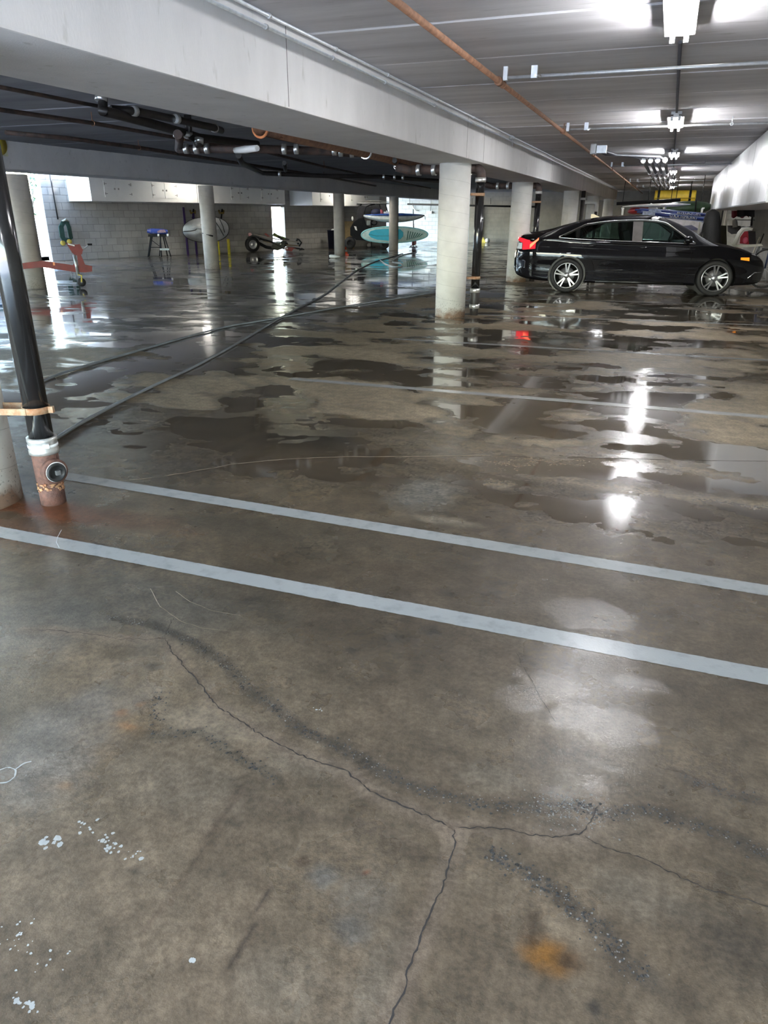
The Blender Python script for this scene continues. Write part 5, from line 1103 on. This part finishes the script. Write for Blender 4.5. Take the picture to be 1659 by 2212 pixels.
# flag on a stand
B = G(893, 531); f = Fr(B); t = thing('flag_stand', B, 'red, white and blue striped flag on a thin black stand, before the blue board', 'flag')
ptube(f, [(893.5, 470), (893.5, 530)], .012, -.55).build('pole', M_blk, t)
for a, b in (((893.5, 528), (886, 531)), ((893.5, 528), (901, 531))): ptube(f, [a, b], .014, -.55).build('foot', M_blk, t)
ff = lambda u, v: f.S(893 + (2 + 5 * v) * (u - .3) * 1.2 + 1.0 * math.sin(6 * v + 3 * u), 479 + 50 * v - 2 * u, -.62 + .05 * math.sin(9 * u + 4 * v))
M_fr = mat('flag_red', (.50, .03, .06), .7); M_fw = mat('flag_white', (.72, .72, .75), .7); M_fb = mat('flag_blue', (.03, .04, .18), .7)
for k in range(9): MB().grid(lambda u, v, k=k: ff((k + u) / 9, v if k > 4 else .42 + .58 * v), 2, 12).build('stripe', M_fr if k % 2 == 0 else M_fw, t)
MB().grid(lambda u, v: ff(.56 * u, .10 + .34 * v), 6, 6).build('blue_field', M_fb, t)
for i in range(3):
    for j in range(3): MB().ell(ff(.12 + .16 * i, .16 + .10 * j) - f.aw * .012, (.012, .008, .012), 6, 4).build('star', M_fw, t)
MB().lathe([(.0, .0), (.02, .01), (.001, .05)], f.S(893, 475, -.6), n=8).build('finial', M_wh, t)
# traffic cone
P = G(747, 551); f = Fr(P); k_ = f.m; t = thing('traffic_cone', P, 'orange and white cone half hidden at the foot of the third grey column', 'cone')
hc = 17 * k_; rb = 5 * k_
M_or = mat('orange_cone', (.75, .08, .03), .45)
MB().box(P + Vector((0, 0, .02)), (rb * 2.4, rb * 2.4, .04), R=f.R()).build('base', M_or, t); MB().lathe([(rb, .04), (rb * .7, hc * .4)], P, n=20).build('lower_cone', M_or, t); MB().lathe([(rb * .7, hc * .4), (rb * .48, hc * .65)], P, n=20).build('white_band', M_wh, t); MB().lathe([(rb * .48, hc * .65), (rb * .15, hc), (.001, hc)], P, n=20).build('upper_cone', M_or, t)
P = G(721, 558); o = MB().ell(P + Vector((0, 0, .06)), (.20, .10, .06), 12, 6, fn=lambda v: v * (1 + .3 * math.sin(v.x * 40))).build('rag', M_wh); centre_of(o); tag(o, 'small crumpled white rag at the foot of the third grey column', 'rag')
P = G(797, 534); o = MB().ell(P + Vector((0, 0, .09)), (.09, .09, .09), 12, 8).build('caster_wheel', M_wh); centre_of(o); tag(o, 'small pale caster lying under the turquoise board', 'caster')
# pipes on the bright end wall
EY = wall_end_y - .10
def ew(x, y, o=0): return PY(x, y, EY - o)
t = thing('wall_pipe', ew(990, 444), 'long dark pipe across the bright end wall behind the mid-floor column', 'pipe')
MB().tube([ew(880, 441), ew(1160, 447)], .045, 8).build('pipe_run', M_blk, t)
for x in (885, 931, 1020, 1060): MB().tube([ew(x, 441), ew(x, 428)], .012, 5).build('hanger', M_blk, t)
MB().tube([ew(891, 442), ew(893, 449), ew(898, 455), ew(904, 455)], .03, 6).build('bent_branch', M_greyst, t)
t = thing('wall_fixture', ew(930, 459), 'small dark box lamp on the bright end wall under the long pipe', 'wall lamp'); MB().tube([ew(931, 442), ew(930, 457)], .015, 5).build('stem', M_blk, t); MB().box(ew(928, 459), (.28, .14, .12)).build('box', M_greyst, t)
t = thing('wall_pipe', ew(1037, 518), 'thick dark pipe standing on the end wall between the two pale columns', 'pipe'); MB().tube([ew(1037.5, 442), ew(1036, 520.5)], .10, 10).build('pipe_run', M_cast, t)
P = ew(1043, 519, .5); P.z = 0; t = thing('wet_floor_sign', P, 'small yellow thing on the floor by the far dark wall pipe', 'floor sign'); MB().add([P + Vector((-.15, 0, 0)), P + Vector((.15, 0, 0)), P + Vector((0, .1, .3)), P + Vector((-.15, .2, 0)), P + Vector((.15, .2, 0))], [(0, 1, 2), (3, 4, 2), (0, 2, 3), (1, 2, 4)]).build('panel', M_yel, t)
P = ew(1053, 521, .5); P.z = 0; o = MB().ell(P + Vector((0, 0, .12)), (.14, .14, .12), 12, 8).build('white_bucket', M_wh); centre_of(o); tag(o, 'small white object on the floor by the far dark wall pipe', 'bucket')

# ================================================================= OBJECTS BEYOND THE CAR
def py(x, y, Y): return PY(x, y, Y)
# yellow roll slung under the ceiling
Y0 = 29.5; a = py(1414, 424, Y0); b = py(1503, 424, Y0); r = (py(1440, 411, Y0).z - py(1440, 437, Y0).z) / 2
t = thing('rolled_pad', ((a.x + b.x) / 2, Y0, a.z - r), 'big yellow roll slung under the ceiling at the far end of the bay', 'roll')
M_yr = mat('yellow_vinyl', (.72, .50, .04), .55, var=.12, scale=5, bump=.2)
ln = b.x - a.x; ca = Vector((a.x, Y0, a.z))
MB().lathe([(.001, 0), (r * .93, 0), (r, .03), (r * .985, ln * .12), (r * 1.01, ln * .5), (r * .985, ln * .88), (r, ln - .03), (r * .93, ln), (.001, ln)], ca, 'X', 28).build('roll', M_yr, t)
for s in (.10, .86):
    st_ = MB().lathe([(r * 1.0, s * ln - .04), (r * 1.03, s * ln - .04), (r * 1.03, s * ln + .04), (r * 1.0, s * ln + .04)], ca, 'X', 24).build('strap', M_blk, t); MB().cyl(ca + Vector((s * ln, 0, r)), (ca.x + s * ln, Y0, ZC - .001), .015, 6).build('sling', M_blk, st_)
MB().tube([(ca.x + ln * .02, Y0 - r * 1.0, ca.z - r * .35), (ca.x + ln * .98, Y0 - r * 1.0, ca.z - r * .35)], .012, 5).build('seam', mat('ochre_seam', (.3, .2, .02), .6), t)
# dark canopy poles and pipes at the far left of the bay
t = thing('dark_pole', py(1400, 437, 26), 'long dark pole just under the yellow roll', 'pole'); MB().tube([py(1332, 440, 26), py(1470, 432, 26)], .05, 8).build('pole', M_blk, t)
for x_ in (1345, 1400, 1460): q = py(x_, 440 - (x_ - 1332) * 8 / 138, 26); MB().cyl(q, (q.x, q.y, ZC - .012), .01, 5).build('cord', M_blk, t)
# storage rack
t = thing('storage_rack', (py(1435, 500, 21.6).x, 21.6, 0), 'grey rack post with arms carrying the boards behind the car', 'rack')
for px, Y in ((1435, 21.2), (1345, 21.2), (1520, 21.2)):
    p = py(px, 440, Y); zt_ = py(px, 443 if px == 1435 else 450, Y).z; MB().box((p.x, Y + .42, zt_ / 2), (.05, .05, zt_)).build('upright', M_greyst, t)
    for yy in (447, 469, 479): q = py(px, yy, Y); MB().box((q.x, Y + .15, q.z - .03), (.04, .6, .03)).build('arm', M_greyst, t)
p = py(1438, 446, 20.75); q = py(1436, 470, 20.75); 
MB().tube([p, q], .022, 6).build('strap', mat('grey_webbing', (.4, .42, .48), .7), t)
def board(name, P, Q, wid, thk, M, label, cat='surfboard', grp=None, nose=(.35, .25), rock=.0, nu=34, taperz=.5):
    P, Q = Vector(P), Vector(Q); d = Q - P; sd = Vector((0, 1, 0)); up = d.cross(sd).normalized(); up = up if up.z > 0 else -up
    t = thing(name, (P + Q) / 2 - Vector((0, 0, thk)), label, cat, grp)
    def fn(u, v):
        a = 2 * PI * v; w_ = wid / 2 * max(.02, math.sin(PI * min(max(u, .004), .996))) ** nose[0]; h = thk / 2 * max(.05, math.sin(PI * min(max(u, .004), .996))) ** taperz
        return P + d * u + sd * w_ * math.cos(a) + up * (h * math.sin(a) + rock * (2 * u - 1) ** 2)
    MB().grid(fn, nu, 14).build('hull', M, t); return t, P, d, up
board('surfboard', py(1345, 446.5, 21.1), py(1492, 441.5, 21.1), .55, .09, mat('white_board', (.78, .78, .76), .3, coat=.4), 'long white board lying flat on the rack above the blue ones', 'surfboard')
M_bb = mat('blue_board', (.02, .045, .26), .35, var=.1, coat=.3); M_bl = mat('pale_blue_stripe', (.25, .33, .62), .4)
for i, (P, Q, lab) in enumerate(((py(1372, 453, 20.9), py(1536, 465.5, 20.9), 'upper blue paddle board with pale lettering, sloping behind the car'), (py(1376, 458, 20.7), py(1536, 475.5, 20.7), 'lower blue paddle board with pale lettering, sloping behind the car'))):
    t, P0, d, up = board('paddle_board', P, Q, .72, .13, M_bb, lab, 'paddle board', None, nose=(.5, .3), taperz=.35)
    e = -Vector((0, 1, 0)) * .375
    MB().tube([P0 + d * (.06 + .9 * k / 10) + e * math.sin(PI * (.06 + .9 * k / 10)) ** .5 * .99 + up * .035 for k in range(11)], .010, 5).build('pin_stripe', M_bl, t)
    MB().tube([P0 + d * (.06 + .9 * k / 10) + e * math.sin(PI * (.06 + .9 * k / 10)) ** .5 * .99 - up * .05 for k in range(11)], .007, 5).build('pin_stripe', M_bl, t)
    s0, s1 = ((.56, .86), (.46, .82))[i]; rr = random.Random(i + 3); n_ = 17
    for k in range(n_):
        s = s0 + (s1 - s0) * k / n_; h = rr.uniform(.02, .036); c_ = P0 + d * (s) + e * math.sin(PI * s) ** .5 * 1.03 - up * .005
        lm = MB().tube([c_ - up * h, c_ + up * h + d.normalized() * rr.uniform(-.02, .03)], .009, 4)
        if rr.random() < .6: lm.tube([c_ + up * h * rr.choice((-1, 0, 1)), c_ + up * h * rr.choice((-1, 0, 1)) + d.normalized() * .05], .008, 4)
        lm.build('letter_mark', mat('letter_white', (.6, .62, .7), .5), t)
    p = P0 + d * (.27, .17)[i]; MB().box(p + e * .85 - Vector((0, .05, 0)), (.30, .03, .10), bev=.01).build('pale_patch', mat('pale_blue_patch', (.35, .42, .60), .5, scale=20, var=.3), t)
P, Q = py(1356, 457, 21.6), py(1410, 447, 21.6)
t, P0, d, up = board('kayak', P, Q, .55, .24, mat('red_hull', (.33, .02, .025), .35, coat=.3), 'red hull end with white nose, under the long white board', 'kayak', None, nose=(.5, .3))
MB().tube([P0 + d * .86 + Vector((0, -.1, .02)), P0 + d * 1.0 + Vector((.05, -.1, -.04)), P0 + d * 1.12 + Vector((.05, -.1, -.16))], [.10, .09, .05], 10).build('white_nose', M_wh, t)
zc_ = py(1480, 455, 25.5).z - .3
t, P0, d, up = board('canoe', py(1425, 452, 25.5), py(1535, 447, 25.5), .8, .40, mat('dark_green_hull', (.035, .075, .035), .5, var=.2), 'dark green hull behind the blue boards, below the yellow roll', 'canoe', None, nose=(.45, .3), taperz=.3)
MB().tube([P0 + d * .70 + up * .21 + Vector((0, -.42, 0)), P0 + d * .70 - up * .2 + Vector((0, -.42, 0))], .02, 5).build('strap', M_blk, t)
for x_ in (.2, .8): q = P0 + d * x_; MB().cyl(q, (q.x, q.y, ZC - .012), .01, 5).build('cord', M_blk, t)
# grey covered dinghy on a stand under the boards
Bc = Vector((py(1470, 500, 23.5).x, 23.8, 0)); t = thing('covered_boat', Bc, 'grey covered hull with dark triangular window, behind the car bonnet', 'boat')
M_gc = mat('grey_cover', (.20, .19, .19), .7, var=.2, bump=.3)
def fb(x, y): p = py(x, y, 23.0); return (p.x, p.z)
prof = [fb(1392, 470), fb(1440, 473), fb(1515, 476), (fb(1526, 480)[0], fb(1526, 480)[1]), fb(1518, 503), fb(1500, 520), (fb(1500, 520)[0], .35), (fb(1392, 520)[0], .35)]
MB().prism(prof, lambda u, v, dd: Vector((u, dd, v)), 23.0, 24.6).build('cover', M_gc, t)
MB().prism([fb(1470, 489), fb(1494, 486), fb(1513, 497), fb(1472, 497)], lambda u, v, dd: Vector((u, dd, v)), 22.98, 22.999).build('side_window', mat('navy_window', (.012, .015, .045), .3), t)
MB().tube([Vector((a_[0], 22.98, a_[1])) for a_ in (fb(1512, 507), fb(1521, 496), fb(1523, 484))], .03, 6).build('black_hook', M_blk, t)
MB().tube([Vector((a_[0], 22.95, a_[1])) for a_ in (fb(1476, 497), fb(1495, 504), fb(1518, 505))], .015, 6).build('hem', M_gc, t)
for x in (.1, .9): MB().box((prof[7][0] * (1 - x) + prof[6][0] * x, 23.8, .175), (.1, 1.2, .35)).build('stand', M_blk, t)
# tall black roll / bag
Yb = 18.6; p0 = py(1541, 452, Yb); bx = py(1541, 520, Yb)
t = thing('board_bag', (bx.x, Yb, 0), 'tall black bag standing upright against the end of the blue boards', 'bag')
MB().tube([(bx.x + .02, Yb, 0.0), (bx.x + .02, Yb, .06), (bx.x, Yb, .7), (p0.x, Yb, p0.z - .18), (p0.x, Yb, p0.z - .06), (p0.x, Yb, p0.z)], [.13, .19, .20, .17, .13, .03], 16).build('bag', mat('black_bag', (.010, .010, .011), .75, bump=.4), t)
MB().tube([(p0.x - .15, Yb - .1, p0.z - .28), (p0.x - .17, Yb - .16, p0.z - .6), (p0.x - .17, Yb - .12, p0.z - .95)], .018, 6).build('handle_strap', M_blk, t)
Yb = 19.6; p0 = py(1556, 487, Yb); t = thing('dark_bundle', (p0.x, Yb, 0), 'low dark bundle on the floor just right of the tall black bag', 'bundle')
MB().tube([(p0.x, Yb, 0), (p0.x, Yb, .3), (p0.x + .03, Yb, .8), (p0.x + .05, Yb, p0.z)], [.2, .22, .18, .08], 12).build('bundle', mat('dark_olive_bag', (.03, .028, .016), .8), t)
# things along the right wall
XW_ = XR - .03
def px(x, y, o=0.0): return PX(x, y, XW_ - o)
for (xa, xb, lab, M_) in ((1563, 1561, 'dark post standing by the right wall, beyond the hanging dark cloth', M_blk), (1572, 1568, 'pale grey plank standing by the right wall next to the dark post', mat('pale_plank', (.35, .34, .31), .7, stretch=(1, 1, .2)))):
    p = px(xa, 447, .25); q = px(xb, 520, .25); o = MB().box((p.x, (p.y), p.z / 2), (.05, .25, p.z)).build('post', M_); centre_of(o); tag(o, lab, 'post')
t = thing('hanging_clothes', px(1605, 472, .2), 'dark red and black clothes hanging on the right wall under the cabinets', 'clothes')
f = Fr(Vector((px(1605, 470, .3).x, px(1605, 470, .3).y, 0))); M_dr = mat('dark_red_cloth', (.11, .012, .02), .9); M_bc = mat('black_cloth', (.012, .011, .013), .9)
MB().grid(lambda u, v: f.S(1580 + 38 * u, 455 + 14 * v + 2.5 * math.sin(13 * u) * v, -.04 * math.sin(16 * u)), 18, 6).build('red_cloth', M_dr, t)
MB().grid(lambda u, v: f.S(1592 + 38 * u, 451.5 + 16 * v + 1.5 * math.sin(9 * u), -.10 + .04 * math.sin(11 * u)), 18, 6).build('black_cloth', M_bc, t)
ptube(f, [(1590, 452), (1632, 451)], .012, -.05).build('rail', M_blk, t)
ptube(f, [(1628, 455), (1624, 475), (1623, 488)], .03, -.06).build('hanging_sleeve', M_bc, t)
t = thing('spray_bottle', px(1586, 496, .35), 'clear and white bottle hanging by the right wall above the white table', 'bottle')
ptube(f, [(1587, 473), (1588, 480), (1588, 491)], [.03, .07, .075], -.1).build('bottle', mat('clear_grey_plastic', (.40, .40, .42), .15, coat=.5), t); pbox(f, 1571, 476, 1582, 487, -.12, -.02).build('white_cap', M_wh, t); q = f.S(1588, 475, -.1); MB().cyl(q, (XR - .003, q.y, q.z), .01, 5).build('hook', M_blk, t)
t = thing('dark_bag', f.S(1588, 505, .2), 'dark grey bag behind the hanging bottle on the right wall', 'bag'); pslab(f, [(1572, 487), (1600, 488), (1602, 504), (1580, 506), (1572, 500)], .05, .35).build('bag', mat('dark_grey_bag', (.06, .06, .065), .8), t); q = f.S(1598, 490, .2); MB().cyl(q, (XR - .003, q.y, q.z), .01, 5).build('hook', M_blk, t)
# white table with child seat
B = PX(1615, 530, 1.80); B.z = 0; f = Fr(B); 
T = lambda x, y, b_=0: f.S(x, y, b_)
t = thing('white_table', (f.S(1615, 540)[0], f.S(1615, 540)[1], 0), 'small white table by the right wall, seen over the car bonnet', 'table')
pslab(f, [(1580, 528.5), (1645, 527), (1648, 531), (1590, 535)], -.18, .22).build('table_top', mat('white_table_top', (.62, .62, .55), .5), t)
for x in (1592, 1640):
    for b_ in (-.12, .16): a_ = f.S(x, 532, b_); MB().cyl((a_.x, a_.y, 0), a_, .02, 8).build('leg', M_greyst, t)
t = thing('child_seat', f.S(1605, 529), 'white framed seat with red and black lining on the white table', 'seat')
ptube(f, [(1586, 529), (1592, 515), (1597, 503), (1604, 495), (1612, 492), (1626, 495)], [.045, .05, .045, .04, .035, .03], -.08).build('frame', M_wh, t)
pslab(f, [(1599, 512), (1608, 500), (1618, 499), (1620, 528), (1598, 526)], .0, .15).build('red_lining', mat('crimson_cloth', (.28, .012, .025), .8), t)
pslab(f, [(1616, 499), (1632, 500), (1633, 528), (1618, 528)], -.02, .15).build('black_lining', M_bc, t)
MB().ell(f.S(1610, 519, -.05), (.06, .04, .07), 10, 8).build('pink_pad', mat('pink_pad', (.5, .08, .14), .7), t)
# bicycle-like dark heap at the right edge
B = PX(1652, 590, 1.98); B.z = 0; f = Fr(B); t = thing('bicycle', f.S(1652, 600), 'dark blue bicycle cut by the right edge, in front of the car', 'bicycle'); M_nb = mat('navy_frame', (.03, .045, .10), .35)
for cx_, cy_ in ((1652, 580), (1700, 580)):
    c_ = f.S(cx_, cy_); r2 = max(.1, c_.z - .022); w_ = MB().tube([c_ + f.rt * r2 * math.cos(a_) * .8 + Vector((0, 0, r2 * math.sin(a_))) for a_ in [2 * PI * i / 32 for i in range(32)]], .022, 8, closed=True).build('tyre', M_rubber, t)
    for k in range(10): a_ = 2 * PI * k / 10; MB().cyl(c_, c_ + f.rt * r2 * .8 * math.cos(a_) + Vector((0, 0, r2 * math.sin(a_))), .003, 4).build('spoke', M_greyst, w_)
ptube(f, [(1652, 580), (1660, 548), (1664, 538)], .018).build('fork', M_nb, t); ptube(f, [(1660, 550), (1690, 552), (1684, 580), (1661, 556)], .02).build('frame', M_nb, t); ptube(f, [(1646, 537), (1664, 538), (1680, 540)], .014).build('handlebar', M_blk, t); MB().ell(f.S(1690, 545), (.12, .06, .03), 10, 6).build('saddle', M_blk, t)
# leaning sticks by the wall
for (x0, y0, x1, y1), c_, lab in (((1641, 512, 1655, 531), 'light', 'pale stick leaning behind the white table'), ((1650, 505, 1658, 525), 'dark', 'dark stick leaning at the right edge behind the white table')):
    p = PX(x0, y0, 2.28); q = PX(x1, y1, 2.28); q2 = p + (q - p).normalized() * (p.z / max(.05, -(q - p).normalized().z)); q2.z = 0
    q2 = Vector((2.05, p.y - .4, 0)); o = MB().tube([Vector((2.28, p.y, p.z)), q2 + Vector((0, 0, .0))], .016, 6).build('stick', M_blk if c_ == 'dark' else mat('light_wood', (.5, .45, .36), .7)); centre_of(o); tag(o, lab, 'stick')
# outdoors, seen through the doorway beside the left column
f = Fr(wp((tA0 + tA1) / 2, 0) - WN * 6.0)
f.B.z = -.02
t = thing('shrub', f.S(75, 545), 'blurred leafy plant outside, seen through the bright doorway', 'plant')
rr = random.Random(5); lf = MB()
for k in range(260):
    c_ = f.S(rr.gauss(72, 7), rr.uniform(372, 470) , rr.uniform(-.3, .3)); a_ = rr.random() * 6; s = rr.uniform(.06, .16); d1 = Vector((math.cos(a_), math.sin(a_), rr.uniform(-.6, .6))).normalized() * s; d2_ = d1.cross(Vector((0, 0, 1))) * .35
    lf.add([c_ - d1, c_ + d2_, c_ + d1, c_ - d2_], [(0, 1, 2, 3)])
o = lf.build('leaves', mat('leaf_green', (.06, .13, .08), .6), t, fixn=False); o['kind'] = 'stuff'
ptube(f, [(74, 560), (72, 480), (70, 400)], .04).build('stem', mat('bark', (.12, .09, .07), .8), t)
